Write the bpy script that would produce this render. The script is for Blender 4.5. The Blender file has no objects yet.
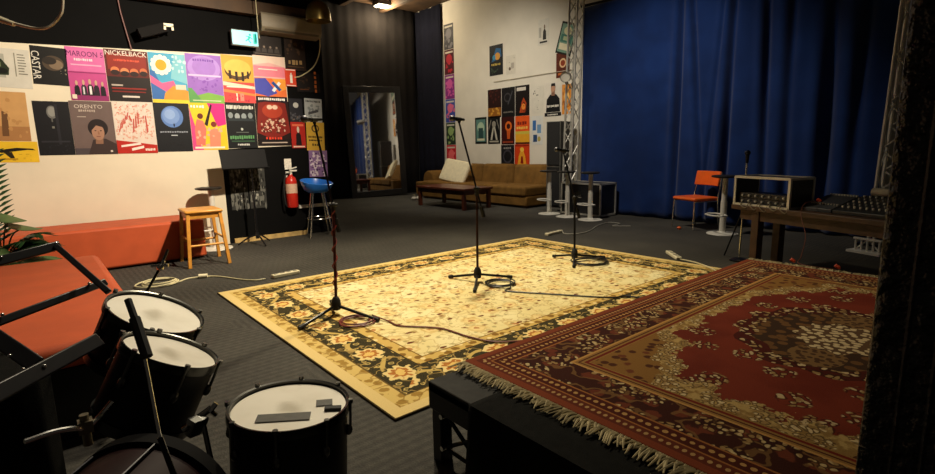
import bpy, bmesh, math, random
from mathutils import Vector, Matrix, Euler
random.seed(7)
SC = bpy.context.scene
COL = SC.collection
PI = math.pi

# ------------------------------------------------------------------ helpers
def V(*a):
    return Vector(a[0]) if len(a) == 1 else Vector(a)

def hexc(h):
    h = h.lstrip('#')
    o = []
    for i in (0, 2, 4):
        c = int(h[i:i+2], 16) / 255
        o.append(c / 12.92 if c <= 0.04045 else ((c + 0.055) / 1.055) ** 2.4)
    return (*o, 1)

MATS = {}
def mat(name, col, rough=0.6, metal=0.0, var=0.15, scale=12, bump=0.0, bscale=60, emit=0.0, coat=0.0, spec=0.5):
    """procedural principled material: base colour gently broken up by noise, optional bump"""
    if name in MATS:
        return MATS[name]
    m = bpy.data.materials.new(name)
    m.use_nodes = True
    nt = m.node_tree
    b = nt.nodes['Principled BSDF']
    c = hexc(col) if isinstance(col, str) else (*col, 1)
    b.inputs['Roughness'].default_value = rough
    b.inputs['Metallic'].default_value = metal
    b.inputs['Specular IOR Level'].default_value = spec
    b.inputs['Coat Weight'].default_value = coat
    tc = nt.nodes.new('ShaderNodeTexCoord')
    if var > 0:
        n = nt.nodes.new('ShaderNodeTexNoise')
        n.inputs['Scale'].default_value = scale
        n.inputs['Detail'].default_value = 5
        nt.links.new(tc.outputs['Object'], n.inputs['Vector'])
        r = nt.nodes.new('ShaderNodeValToRGB')
        r.color_ramp.elements[0].position = 0.3
        r.color_ramp.elements[1].position = 0.7
        r.color_ramp.elements[0].color = (*[x * (1 - var) for x in c[:3]], 1)
        r.color_ramp.elements[1].color = (*[min(1, x * (1 + var)) for x in c[:3]], 1)
        nt.links.new(n.outputs['Fac'], r.inputs['Fac'])
        nt.links.new(r.outputs['Color'], b.inputs['Base Color'])
    else:
        b.inputs['Base Color'].default_value = c
    if bump > 0:
        n2 = nt.nodes.new('ShaderNodeTexNoise')
        n2.inputs['Scale'].default_value = bscale
        n2.inputs['Detail'].default_value = 4
        nt.links.new(tc.outputs['Object'], n2.inputs['Vector'])
        bp = nt.nodes.new('ShaderNodeBump')
        bp.inputs['Strength'].default_value = bump
        bp.inputs['Distance'].default_value = 0.01
        nt.links.new(n2.outputs['Fac'], bp.inputs['Height'])
        nt.links.new(bp.outputs['Normal'], b.inputs['Normal'])
    if emit > 0:
        b.inputs['Emission Color'].default_value = c
        b.inputs['Emission Strength'].default_value = emit
    MATS[name] = m
    return m

def paper(h):
    return mat('paper_' + h, h, rough=0.5, var=0.06, scale=9, spec=0.2)

class MB:
    def __init__(s):
        s.bm = bmesh.new()
        s.mi = 0
    def _tagf(s, faces):
        for f in faces:
            f.material_index = s.mi
    def box(s, c, d, rot=None):
        r = bmesh.ops.create_cube(s.bm, size=1)
        M = Matrix.Translation(V(c)) @ (rot.to_4x4() if rot is not None else Matrix.Identity(4)) @ Matrix.Diagonal((*d, 1))
        bmesh.ops.transform(s.bm, matrix=M, verts=r['verts'])
        fs = {f for v in r['verts'] for f in v.link_faces}
        s._tagf(fs)
        return s
    def bar(s, p0, p1, w, t, up=(0, 0, 1)):
        """flat bar from p0 to p1; w measured across, t along 'up'"""
        p0, p1, up = V(p0), V(p1), V(up)
        d = (p1 - p0)
        L = d.length
        x = d.normalized()
        y = up.cross(x)
        if y.length < 1e-4:
            y = Vector((0, 1, 0)).cross(x)
        y.normalize()
        z = x.cross(y)
        R = Matrix((x, y, z)).transposed()
        return s.box((p0 + p1) / 2, (L, w, t), R)
    def cyl(s, p0, p1, r0, r1=None, seg=16, caps=True):
        p0, p1 = V(p0), V(p1)
        r1 = r0 if r1 is None else r1
        d = p1 - p0
        r = bmesh.ops.create_cone(s.bm, cap_ends=caps, segments=seg, radius1=r0, radius2=r1, depth=d.length)
        M = Matrix.Translation((p0 + p1) / 2) @ d.to_track_quat('Z', 'Y').to_matrix().to_4x4()
        bmesh.ops.transform(s.bm, matrix=M, verts=r['verts'])
        s._tagf({f for v in r['verts'] for f in v.link_faces})
        return s
    def sph(s, c, r, sc=(1, 1, 1), seg=16, rot=None):
        q = bmesh.ops.create_uvsphere(s.bm, u_segments=seg, v_segments=max(6, seg // 2), radius=r)
        M = Matrix.Translation(V(c)) @ (rot.to_4x4() if rot is not None else Matrix.Identity(4)) @ Matrix.Diagonal((*sc, 1))
        bmesh.ops.transform(s.bm, matrix=M, verts=q['verts'])
        s._tagf({f for v in q['verts'] for f in v.link_faces})
        return s
    def tube(s, pts, r, seg=8, closed=False):
        pts = [V(p) for p in pts]
        n = len(pts)
        rings = []
        ref = None
        for i, p in enumerate(pts):
            if closed:
                t = pts[(i + 1) % n] - pts[i - 1]
            else:
                t = pts[min(i + 1, n - 1)] - pts[max(i - 1, 0)]
            t.normalize()
            if ref is None:
                ref = Vector((0, 0, 1)) if abs(t.z) < 0.9 else Vector((1, 0, 0))
            a = (ref - t * ref.dot(t))
            if a.length < 1e-5:
                a = t.orthogonal()
            a.normalize()
            ref = a
            b = t.cross(a)
            rr = r[i] if isinstance(r, (list, tuple)) else r
            rings.append([s.bm.verts.new(p + (a * math.cos(k * 2 * PI / seg) + b * math.sin(k * 2 * PI / seg)) * rr) for k in range(seg)])
        fs = []
        for i in range(n if closed else n - 1):
            A, B = rings[i], rings[(i + 1) % n]
            for k in range(seg):
                fs.append(s.bm.faces.new((A[k], A[(k + 1) % seg], B[(k + 1) % seg], B[k])))
        if not closed:
            fs.append(s.bm.faces.new(rings[0][::-1]))
            fs.append(s.bm.faces.new(rings[-1]))
        s._tagf(fs)
        return s
    def lathe(s, prof, seg=32, M=None):
        """revolve (radius, z) profile round local z"""
        rings = []
        M = M if M is not None else Matrix.Identity(4)
        for (r, z) in prof:
            if r < 1e-6:
                rings.append([s.bm.verts.new(M @ Vector((0, 0, z)))])
            else:
                rings.append([s.bm.verts.new(M @ Vector((r * math.cos(2 * PI * k / seg), r * math.sin(2 * PI * k / seg), z))) for k in range(seg)])
        fs = []
        for A, B in zip(rings, rings[1:]):
            for k in range(seg):
                if len(A) == 1 and len(B) == 1:
                    continue
                if len(A) == 1:
                    fs.append(s.bm.faces.new((A[0], B[k], B[(k + 1) % seg])))
                elif len(B) == 1:
                    fs.append(s.bm.faces.new((A[k], A[(k + 1) % seg], B[0])))
                else:
                    fs.append(s.bm.faces.new((A[k], A[(k + 1) % seg], B[(k + 1) % seg], B[k])))
        s._tagf(fs)
        return s
    def torus(s, c, R, r, M=None, seg=40, sub=8):
        M = M if M is not None else Matrix.Identity(4)
        pts = [V(c) + (M.to_3x3() @ Vector((R * math.cos(2 * PI * k / seg), R * math.sin(2 * PI * k / seg), 0))) for k in range(seg)]
        return s.tube(pts, r, sub, closed=True)
    def poly(s, pts):
        s._tagf([s.bm.faces.new([s.bm.verts.new(V(p)) for p in pts])])
        return s
    def prism(s, pts, off):
        """extrude a planar polygon by the vector off"""
        a = [s.bm.verts.new(V(p)) for p in pts]
        b = [s.bm.verts.new(V(p) + V(off)) for p in pts]
        fs = [s.bm.faces.new(a[::-1]), s.bm.faces.new(b)]
        n = len(a)
        for i in range(n):
            fs.append(s.bm.faces.new((a[i], a[(i + 1) % n], b[(i + 1) % n], b[i])))
        s._tagf(fs)
        return s
    def build(s, name, mats, parent=None, loc=None, rz=None, bev=0.0, smooth=True, subsurf=0):
        bmesh.ops.recalc_face_normals(s.bm, faces=s.bm.faces)
        me = bpy.data.meshes.new(name)
        s.bm.to_mesh(me)
        s.bm.free()
        for m in (mats if isinstance(mats, (list, tuple)) else [mats]):
            me.materials.append(m)
        o = bpy.data.objects.new(name, me)
        COL.objects.link(o)
        if parent is not None:
            o.parent = parent
        if loc is not None:
            o.location = loc
        if rz is not None:
            o.rotation_euler.z = rz
        if bev > 0:
            b = o.modifiers.new('bevel', 'BEVEL')
            b.width = bev
            b.segments = 2
            b.limit_method = 'ANGLE'
        if subsurf:
            q = o.modifiers.new('sub', 'SUBSURF')
            q.levels = q.render_levels = subsurf
        if smooth:
            for p in me.polygons:
                p.use_smooth = True
            try:
                me.set_sharp_from_angle(angle=math.radians(38))
            except Exception:
                pass
        return o

def tag(o, label, cat, group=None, kind=None):
    o['label'] = label
    o['category'] = cat
    if group:
        o['group'] = group
    if kind:
        o['kind'] = kind
    return o

def thing(name, label, cat, loc=(0, 0, 0), rz=0.0, group=None):
    o = bpy.data.objects.new(name, None)
    o.empty_display_size = 0.1
    COL.objects.link(o)
    o.location = loc
    o.rotation_euler = (0, 0, rz)
    return tag(o, label, cat, group)

def struct(o):
    o['kind'] = 'structure'
    return o

def dup(root, loc, rz=0.0, label=None, group=None):
    c = root.copy()
    COL.objects.link(c)
    c.location = loc
    c.rotation_euler = (0, 0, rz)
    if label:
        c['label'] = label
    if group:
        c['group'] = group
    for ch in list(root.children):
        d = ch.copy()
        COL.objects.link(d)
        d.parent = c
        for g in list(ch.children):
            e = g.copy()
            COL.objects.link(e)
            e.parent = d
    return c

def smoothline(pts, n=8):
    """Catmull-Rom through points"""
    P = [V(p) for p in pts]
    P = [P[0] * 2 - P[1]] + P + [P[-1] * 2 - P[-2]]
    out = []
    for i in range(1, len(P) - 2):
        for k in range(n):
            t = k / n
            a, b, c, d = P[i-1], P[i], P[i+1], P[i+2]
            out.append(0.5 * ((2*b) + (c-a)*t + (2*a-5*b+4*c-d)*t*t + (3*b-a-3*c+d)*t**3))
    out.append(P[-2])
    return out

# ------------------------------------------------------------------ node maths for the rugs
class E:
    nt = None
    def __init__(s, sock):
        s.s = sock
    @staticmethod
    def op(kind, *a):
        n = E.nt.nodes.new('ShaderNodeMath')
        n.operation = kind
        for i, x in enumerate(a):
            if isinstance(x, E):
                E.nt.links.new(x.s, n.inputs[i])
            else:
                n.inputs[i].default_value = x
        return E(n.outputs[0])
    def __add__(s, o): return E.op('ADD', s, o)
    def __radd__(s, o): return E.op('ADD', s, o)
    def __sub__(s, o): return E.op('SUBTRACT', s, o)
    def __rsub__(s, o): return E.op('SUBTRACT', o, s)
    def __mul__(s, o): return E.op('MULTIPLY', s, o)
    def __rmul__(s, o): return E.op('MULTIPLY', s, o)
    def __truediv__(s, o): return E.op('DIVIDE', s, o)
    def lt(s, o): return E.op('LESS_THAN', s, o)
    def gt(s, o): return E.op('GREATER_THAN', s, o)
def mn(a, b): return E.op('MINIMUM', a, b)
def mx(a, b): return E.op('MAXIMUM', a, b)
def ab(a): return E.op('ABSOLUTE', a)
def sn(a): return E.op('SINE', a)
def cs(a): return E.op('COSINE', a)
def hyp(a, b): return E.op('SQRT', a * a + b * b)
def at2(a, b): return E.op('ARCTAN2', a, b)
def pp(a, s): return E.op('PINGPONG', a, s)
def step(a, e0, e1):
    n = E.nt.nodes.new('ShaderNodeMapRange')
    n.interpolation_type = 'SMOOTHSTEP'
    E.nt.links.new(a.s, n.inputs[0])
    n.inputs[1].default_value, n.inputs[2].default_value = e0, e1
    return E(n.outputs[0])
def band(d, a, b): return d.gt(a) * d.lt(b)
def mixc(f, a, b):
    n = E.nt.nodes.new('ShaderNodeMix')
    n.data_type = 'RGBA'
    for i, x in ((0, f), (6, a), (7, b)):
        if isinstance(x, E):
            E.nt.links.new(x.s, n.inputs[i])
        else:
            n.inputs[i].default_value = hexc(x) if isinstance(x, str) else x
    return E(n.outputs[2])
def vec(x, y, z=0.0):
    n = E.nt.nodes.new('ShaderNodeCombineXYZ')
    for i, q in enumerate((x, y, z)):
        if isinstance(q, E):
            E.nt.links.new(q.s, n.inputs[i])
        else:
            n.inputs[i].default_value = q
    return E(n.outputs[0])
def voro(v, scale, rnd=1.0, out='Distance'):
    n = E.nt.nodes.new('ShaderNodeTexVoronoi')
    n.inputs['Scale'].default_value = scale
    n.voronoi_dimensions = '2D'
    n.inputs['Randomness'].default_value = rnd
    E.nt.links.new(v.s, n.inputs['Vector'])
    return E(n.outputs[out])
def noise(v, scale, det=4, dist=0.0):
    n = E.nt.nodes.new('ShaderNodeTexNoise')
    n.inputs['Scale'].default_value = scale
    n.inputs['Detail'].default_value = det
    n.inputs['Distortion'].default_value = dist
    E.nt.links.new(v.s, n.inputs['Vector'])
    return E(n.outputs['Fac'])
def newmat(name):
    m = bpy.data.materials.new(name)
    m.use_nodes = True
    E.nt = m.node_tree
    tc = E.nt.nodes.new('ShaderNodeTexCoord')
    sp = E.nt.nodes.new('ShaderNodeSeparateXYZ')
    E.nt.links.new(tc.outputs['Object'], sp.inputs[0])
    return m, E.nt.nodes['Principled BSDF'], E(sp.outputs[0]), E(sp.outputs[1]), E(sp.outputs[2]), E(tc.outputs['Object'])
def setin(b, name, e): E.nt.links.new(e.s, b.inputs[name])
def setbump(b, h, strength=0.3, dist=0.004):
    n = E.nt.nodes.new('ShaderNodeBump')
    n.inputs['Strength'].default_value = strength
    n.inputs['Distance'].default_value = dist
    E.nt.links.new(h.s, n.inputs['Height'])
    E.nt.links.new(n.outputs[0], b.inputs['Normal'])

# ------------------------------------------------------------------ common materials
BLACKP = mat('black_paint', '#1b1b1d', 0.35, var=0.2, scale=25)
BLACKM = mat('black_metal', '#202023', 0.35, 0.6, var=0.2, scale=30)
RUBBER = mat('black_rubber', '#121212', 0.7)
CHROME = mat('chrome', '#d8d8d4', 0.18, 1.0, var=0.05)
ALU = mat('aluminium', '#c9c6bb', 0.42, 0.55, var=0.1)
WHITEM = mat('white_enamel', '#dcd8cb', 0.4, var=0.06)
BLACKC = mat('black_cloth', '#141412', 0.95, var=0.3, scale=40, bump=0.3, bscale=300, spec=0.1)
REDV = mat('red_vinyl', '#bf5530', 0.6, var=0.08, scale=6, bump=0.08, bscale=120, spec=0.25)
ORANGEV = mat('orange_vinyl', '#f0651e', 0.35, var=0.06)
YWOOD = mat('yellow_wood', '#c98a35', 0.4, var=0.2, scale=18)
DWOOD = mat('dark_wood', '#5a3320', 0.4, var=0.3, scale=14)
TWOOD = mat('table_wood', '#412a18', 0.55, var=0.3, scale=14)
SUEDE = mat('brown_suede', '#735327', 0.9, var=0.25, scale=5, bump=0.2, bscale=90, spec=0.15)
CREAMP = mat('cream_plastic', '#e3d9b8', 0.45, var=0.05)
REDC = mat('red_cable', '#7a1f1a', 0.5)
BLKC = mat('black_cable', '#161514', 0.5)
GREYC = mat('cream_cable', '#cfc59c', 0.5)

# ------------------------------------------------------------------ the setting
WY = 7.25      # poster wall
WX = 8.4       # white wall behind the sofa
FY = 12.0      # far dark wall
CH = 4.75

m, b, x, y, z, ob = newmat('carpet_floor')
n1 = noise(ob, 1.3, 3)
weave = sn(x * 95 + noise(ob, 5, 2) * 2.5) * sn(y * 42 + noise(ob, 4, 2) * 3)
fl = noise(ob, 120, 2)
big = step(n1, 0.35, 0.7)
tile = noise(ob, 0.9, 1)
rib = sn(x * 130 + noise(ob, 6, 2) * 3) * tile.gt(0.5) + sn(y * 130 + noise(ob, 6, 2) * 3) * (1.0 - tile.gt(0.5))
weave = weave * 0.25 + rib * 0.35
setin(b, 'Base Color', mixc(step(weave * 0.5 + fl, 0.1, 1.2), mixc(big, '#33312d', '#3c3a35'), mixc(big, '#47443e', '#524f47')))
b.inputs['Roughness'].default_value = 0.85
b.inputs['Specular IOR Level'].default_value = 0.25
setbump(b, weave * 0.6 + fl, 0.55, 0.008)
FLOORM = m
q = MB(); q.box((4.5, 5.5, -0.05), (14, 16, 0.1)); struct(q.build('floor', FLOORM))

DARKW = mat('dark_wall', '#0b0b0b', 0.85, var=0.3, scale=1.2, spec=0.12)
WHITEW = mat('white_wall', '#d9d2c2', 0.7, var=0.05, scale=2.5)
BOARD = mat('white_board', '#e6dcc3', 0.55, var=0.05, scale=3)
CEIL = mat('ceiling_boards', '#4a3520', 0.7, var=0.35, scale=3)
q = MB(); q.box((0.71, WY + 0.1, CH / 2), (5.42, 0.2, CH)); struct(q.build('wall_left', DARKW))
q = MB(); q.box((3.32, 9.7, CH / 2), (0.2, 4.7, CH)); struct(q.build('wall_alcove', DARKW))
q = MB(); q.box((5.9, FY + 0.1, CH / 2), (5.4, 0.2, CH)); struct(q.build('wall_far', mat('far_wall_paint', '#2b2826', 0.7, var=0.3, scale=1.0)))
q = MB(); q.box((WX + 0.1, 6.0, CH / 2), (0.2, 12.6, CH)); struct(q.build('wall_right', WHITEW))
q = MB(); q.box((3.3, 5.5, CH + 0.05), (11, 14, 0.1)); struct(q.build('ceiling', CEIL))
# white panel that carries the posters
q = MB()
q.prism([(-1.9, WY, 0), (1.94, WY, 0), (1.94, WY, 1.24), (2.87, WY, 1.27), (2.87, WY, 2.46), (-1.9, WY, 2.27)], (0, -0.012, 0))
struct(q.build('trim_1', BOARD, smooth=False))
# raw timber strip along the foot of the black section
q = MB(); q.box((2.5, WY - 0.015, 0.03), (1.0, 0.03, 0.06)); struct(q.build('baseboard_left', mat('raw_timber', '#c9a868', 0.7, var=0.3, scale=9)))
q = MB(); q.box((3.16, WY - 0.02, 0.41), (0.5, 0.04, 0.045)); struct(q.build('trim_2', WHITEM))
# roof beam over the poster wall
q = MB(); q.box((1.0, 7.19, 3.02), (4.8, 0.12, 0.16)); struct(q.build('trim_3', CEIL))
q = MB()
for k in range(4):
    q.box((4.0 + k * 1.1, 9.0, CH - 0.08), (0.12, 6.0, 0.16))
struct(q.build('trim_4', CEIL))
# slim conduit over the pinned posters
q = MB(); q.tube([(WX - 0.02, 8.97, 2.66), (WX - 0.02, 6.75, 2.66)], 0.007); struct(q.build('trim_5', mat('conduit', '#b5ab96', 0.6)))

# ------------------------------------------------------------------ cream rug
HX, HY = 1.93, 1.422
m, b, x, y, z, ob = newmat('cream_rug_pile')
ax, ay = ab(x), ab(y)
dx, dy = HX - ax, HY - ay
d = mn(dx, dy)
wob = noise(ob, 9, 3)
w2 = noise(ob, 26, 3)
# along-edge coordinate: y on the short sides, x on the long ones
onx = dx.lt(dy)
s_ = onx * y + (1.0 - onx) * x
field = mixc(step(noise(ob, 2.2, 3), 0.4, 0.65), '#ddcc92', '#e6d9a6')
# field sprays: tan palmettes, tiny wine flowers and grey-green leaves, with curling stems
v1 = voro(vec(x, y), 4.2, 0.75)
v2 = voro(vec(x + 3.3, y + 1.7), 6.5, 0.9)
v3 = voro(vec(x + 7.1, y - 2.2), 9.0, 1.0)
petal = w2 * 0.22
wn = (w2 - 0.5)
stem = step(ab(noise(ob, 4.5, 3) - 0.5), 0.016, 0.008)
field = mixc(stem * 0.6, field, '#b08f52')
stem2 = step(ab(noise(vec(x + 5.0, y + 2.0), 7.0, 3) - 0.5), 0.018, 0.010)
field = mixc(stem2 * 0.45, field, '#a3895a')
pm = v1 + wn * 0.35
field = mixc(step(pm, 0.31, 0.25) * 0.5, field, '#c49b50')
field = mixc(step(pm, 0.21, 0.17), field, '#e0c88c')
field = mixc(step(pm, 0.085, 0.06) * 0.8, field, '#a5602e')
leafd = v2 + wn * 0.4
field = mixc(step(leafd, 0.15, 0.11) * 0.7, field, '#8f6a34')
field = mixc(step(v2 + wn * 0.2, 0.062, 0.045) * .85, field, '#6a1f16')
field = mixc(step(v3 + wn * 0.4, 0.13, 0.09) * 0.6, field, '#8d8150')
field = mixc(step(voro(vec(x * 0.8 + 2.0, y * 1.6), 3.3, 0.8) + wn * 0.1, 0.075, 0.055), field, '#5c1d14')
# inner gold guard band
guard = mixc(step(voro(vec(x, y), 13, 0.7) + wn * 0.4, 0.36, 0.28), '#c7a65c', '#7d5a24')
guard = mixc(step(voro(vec(x + 1.0, y), 9, 0.7) + wn * 0.2, 0.16, 0.12), guard, '#e6d096')
# dark main border with vines and rosettes
u = pp(s_ + 0.11, 0.22)
ru = u - 0.11
alt = pp(s_ + 0.33, 0.44).gt(0.22)
dc = d - 0.29
rr = hyp(pp(s_, 0.17) - 0.0, dc * 1.1) + (w2 - 0.5) * 0.09
bord = mixc(step(ab(dc - 0.052 * sn(s_ * 14.96)) + (wob - 0.5) * 0.03, 0.020, 0.014), '#201f16', '#bfa25a')
leaf = voro(vec(x, y), 12, 0.9) + wn * 0.5
bord = mixc(step(leaf, 0.22, 0.17), bord, '#c7aa66')
bord = mixc(step(leaf, 0.13, 0.10), bord, '#6d6338')
curl = step(ab(noise(ob, 7.5, 2) - 0.5), 0.022, 0.014)
bord = mixc(curl * 0.75, bord, '#a98c50')
bord = mixc(step(rr, 0.112, 0.100), bord, '#201f16')
pet = cs(at2(dc, pp(s_, 0.17)) * 9.0) * 0.010
bord = mixc(step(rr + pet, 0.095, 0.088), bord, '#e0c684')
bord = mixc(step(rr + pet, 0.062, 0.056), bord, '#a8662c')
bord = mixc(step(rr, 0.036, 0.032), bord, '#dcb768')
# outer gold guard
og = voro(vec(x, y), 12, 0.7) + (w2 - 0.5) * 0.5
outer = mixc(step(og, 0.34, 0.24), '#cfb26a', '#9a7836')
outer = mixc(step(ab(noise(ob, 9, 2) - 0.5), 0.03, 0.02) * 0.7, outer, '#8a682c')
c = field
c = mixc(d.lt(0.50), c, guard)
c = mixc(band(d, 0.495, 0.505), c, '#7a5a2a')
c = mixc(d.lt(0.415), c, bord)
c = mixc(band(d, 0.410, 0.422), c, '#2a2116')
c = mixc(d.lt(0.165), c, outer)
c = mixc(band(d, 0.158, 0.168), c, '#5b4420')
c = mixc(d.lt(0.075), c, '#d9bf80')
c = mixc(d.lt(0.008), c, '#3a2f1d')
grain = noise(ob, 260, 2)
c = mixc(step(grain, 0.35, 0.75) * 0.22, c, '#9d8850')
setin(b, 'Base Color', c)
b.inputs['Roughness'].default_value = 0.95
b.inputs['Specular IOR Level'].default_value = 0.1
setbump(b, grain, 0.4, 0.004)
q = MB()
q.box((0, 0, 0.006), (2 * HX, 2 * HY, 0.012))
tag(q.build('area_rug', m, loc=(3.043, 3.28, 0.0), bev=0.004), 'large cream and gold patterned rug with dark floral border on the carpet', 'rug')

# ------------------------------------------------------------------ stage deck, drape, red rug
st = thing('stage_deck', 'low black stage platform with open metal-legged corner under the red rug', 'stage', (1.07, 1.53, 0))
q = MB(); q.box((1.54, -1.08, 0.305), (3.08, 2.16, 0.04)); q.build('deck_board', mat('worn_deck', '#2a2926', 0.75, var=0.4, scale=14, spec=0.2), st, bev=0.004)
q = MB()
q.box((0.02, -1.08, 0.265), (0.04, 2.16, 0.10)); q.box((3.06, -1.08, 0.265), (0.04, 2.16, 0.10))
q.box((1.54, -0.02, 0.265), (3.0, 0.04, 0.10)); q.box((1.54, -2.14, 0.265), (3.0, 0.04, 0.10))
q.build('edge_frame', BLACKM, st, bev=0.003)
for (lx, ly) in ((0.035, -0.035), (3.045, -0.035), (0.035, -2.125), (3.045, -2.125), (0.035, -0.30)):
    q = MB(); q.box((lx, ly, 0.12), (0.055, 0.055, 0.24)); q.build('leg', BLACKM, st, bev=0.004)
for p0, p1 in (((0.035, -0.06, 0.20), (0.035, -0.28, 0.06)), ((0.035, -0.06, 0.06), (0.035, -0.28, 0.20)), ((0.035, -0.06, 0.055), (0.035, -0.28, 0.055))):
    q = MB(); q.tube([p0, p1], 0.008); q.build('brace', BLACKM, st)
for zz in (0.205, 0.075):
    q = MB(); q.cyl((-0.002, -0.075, zz), (0.03, -0.075, zz), 0.010); q.build('bolt', CHROME, st)

def sheet(fn, nu, nv):
    """grid surface from fn(u,v) -> point"""
    q = MB()
    g = [[q.bm.verts.new(V(fn(i / nu, j / nv))) for j in range(nv + 1)] for i in range(nu + 1)]
    for i in range(nu):
        for j in range(nv):
            q.bm.faces.new((g[i][j], g[i+1][j], g[i+1][j+1], g[i][j+1]))
    return q
def drape(u, v):
    yy = 1.27 - u * 1.9
    if v < 0.4:
        return (1.62 - v / 0.4 * 0.565, yy, 0.329 + (0.003 if v > 0.3 else 0))
    t = (v - 0.4) / 0.6
    return (1.055 - 0.02 * t - 0.014 * t * math.sin(u * 40) - 0.01 * t * math.sin(u * 23 + 1), yy, 0.332 - t * 0.325)
o = sheet(drape, 90, 20).build('stage_drape', BLACKC)
sm = o.modifiers.new('thick', 'SOLIDIFY'); sm.thickness = 0.003; sm.offset = 0
tag(o, 'black cloth hanging over the side edge of the low stage', 'cloth')

RX, RY = 1.36, 0.93
m, b, x, y, z, ob = newmat('red_rug_pile')
ax, ay = ab(x), ab(y)
dx, dy = RX - ax, RY - ay
d = mn(dx, dy)
onx = dx.lt(dy)
s_ = onx * y + (1.0 - onx) * x
wob = noise(ob, 8, 3)
w2 = noise(ob, 30, 3)
IV, TAN, RED, DRK, BRN = '#c9b083', '#a07a45', '#7c1f16', '#2c1611', '#5c2c1b'
def flowers(base, cl_scale, fl_scale, thr, ox=0.0, col=IV):
    thr = thr * 1.05
    q2 = noise(vec(x + 9.0, y - 3.0), 11, 2) - 0.5
    q3 = noise(vec(x - 6.0, y + 8.0), 11, 2) - 0.5
    cl = voro(vec(x + ox, y + ox * 0.7), cl_scale, 0.7)
    f1 = voro(vec(x + q2 * 0.07, y + q3 * 0.07), fl_scale, 1.0)
    msk = step(cl + (wob - 0.5) * 0.25, thr, thr - 0.05)
    base = mixc(msk * step(f1, 0.58, 0.48) * 0.7, base, DRK)
    return mixc(msk * step(f1 + (w2 - 0.5) * 0.4, 0.36, 0.26), base, mixc(step(voro(vec(x + 4.0, y), fl_scale * 0.6, 1.0), 0.3, 0.5), col, '#9c7d4e'))
# field
field = mixc(step(noise(ob, 3, 3), 0.4, 0.6), '#6a2719', '#78301f')
field = flowers(field, 5.0, 38, 0.29, 0.4)
# corner spandrels with a scalloped ivory edge
u1, u2 = ax / (RX - 0.36), ay / (RY - 0.36)
e = mx(mx(u1 * 0.97, u2 * 0.97), (u1 + u2) * 0.66)
th = at2(u2, u1)
e = e + cs(th * 20.0) * 0.022 + (wob - 0.5) * 0.20 + (w2 - 0.5) * 0.16
span = mixc(step(voro(vec(x, y), 14, 1.0) + w2 * 0.2, 0.38, 0.28), '#86602f', '#4d2a18')
span = mixc(step(voro(vec(x + 1, y), 9, 0.9) + w2 * 0.2, 0.28, 0.2), span, '#6b3a22')
ledge = flowers(mixc(step(w2, 0.4, 0.6), '#8f6f3e', '#b7995f'), 11.0, 46, 0.55, 0.9, '#d2bb8c')
field = mixc(e.gt(0.86), field, ledge)
field = mixc(e.gt(0.985), field, span)
# medallion
mr = hyp(x / 0.46, y / 0.36)
mth = at2(y, x)
mr = mr + cs(mth * 12.0) * 0.04 + (wob - 0.5) * 0.08
field = mixc(mr.lt(1.06), field, flowers('#4b1a12', 7.0, 30, 0.62, 0.1))
field = mixc(mr.lt(0.86), field, mixc(step(voro(vec(x, y), 18, 1.0), 0.4, 0.34), '#3c2a1c', '#6b4a2a'))
pend = hyp(ab(x) / 0.13 - 2.2, y / 0.10)
field = mixc(pend.lt(1.0), field, mixc(step(voro(vec(x, y), 34, 1.0), 0.4, 0.3), '#7a5c38', '#4a3220'))
field = mixc(mr.lt(0.44), field, mixc(step(voro(vec(x, y), 30, 0.8) + w2 * 0.1, 0.46, 0.4), '#5e4630', '#cdb68b'))
# borders
main = mixc(step(voro(vec(x, y), 11, 1.0) + (w2 - 0.5) * 0.5, 0.34, 0.24), '#3a1a12', '#6a3320')
main = mixc(step(ab(noise(ob, 8, 2) - 0.5), 0.03, 0.02) * 0.7, main, '#7c5a34')
main = flowers(main, 6.2, 40, 0.44, 0.0, '#c8ae7c')
dots = (hyp(pp(s_, 0.012), (d - 0.055) * 0.8)).lt(0.0068)
dots2 = (hyp(pp(s_, 0.014), d - 0.108) + w2 * 0.008).lt(0.0125)
c = field
c = mixc(d.lt(0.36), c, '#8f6a38')
c = mixc(band(d, 0.340, 0.353), c, '#6d1f15')
c = mixc(band(d, 0.322, 0.329), c, '#4a2015')
c = mixc(d.lt(0.31), c, main)
c = mixc(band(d, 0.301, 0.312), c, '#b98a4c')
c = mixc(d.lt(0.140), c, '#9a6233')
c = mixc(band(d, 0.083, 0.132), c, '#4a1d13')
c = mixc(dots2, c, '#b58a52')
c = mixc(d.lt(0.076), c, '#5e2a1a')
c = mixc(dots, c, '#b08a58')
c = mixc(d.lt(0.034), c, '#7a3a22')
grain = noise(ob, 260, 2)
c = mixc(step(grain, 0.35, 0.75) * 0.25, c, '#3d2016')
setin(b, 'Base Color', c)
b.inputs['Roughness'].default_value = 0.95
b.inputs['Specular IOR Level'].default_value = 0.1
setbump(b, grain, 0.4, 0.004)
rr_ = thing('persian_rug', 'red medallion rug with ivory fringe lying over the low stage', 'rug', (2.622, 0.615, 0.334))
q = MB(); q.box((0, 0, 0.006), (2 * RX, 2 * RY, 0.012)); q.build('pile', m, rr_, bev=0.004)
q = MB()
for sx in (-1, 1):
    yy = -RY + 0.004
    while yy < RY:
        L = random.uniform(0.045, 0.085)
        a = random.uniform(-0.035, 0.035)
        p = Vector((sx * (RX - 0.004), yy, 0.007))
        mid = p + Vector((sx * L * 0.5, a * 0.4, random.uniform(0.002, 0.010)))
        end = p + Vector((sx * L, a, -0.001 + random.uniform(0.0, 0.004)))
        q.tube([p, mid, end], [0.0032, 0.0042, 0.002], 5)
        yy += random.uniform(0.004, 0.0075)
fr = q.build('fringe', mat('ivory_fringe', '#b5a67e', 0.95, var=0.2, scale=30), rr_)
fr['kind'] = 'stuff'
fr['label'] = 'knotted ivory fringe'

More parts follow.
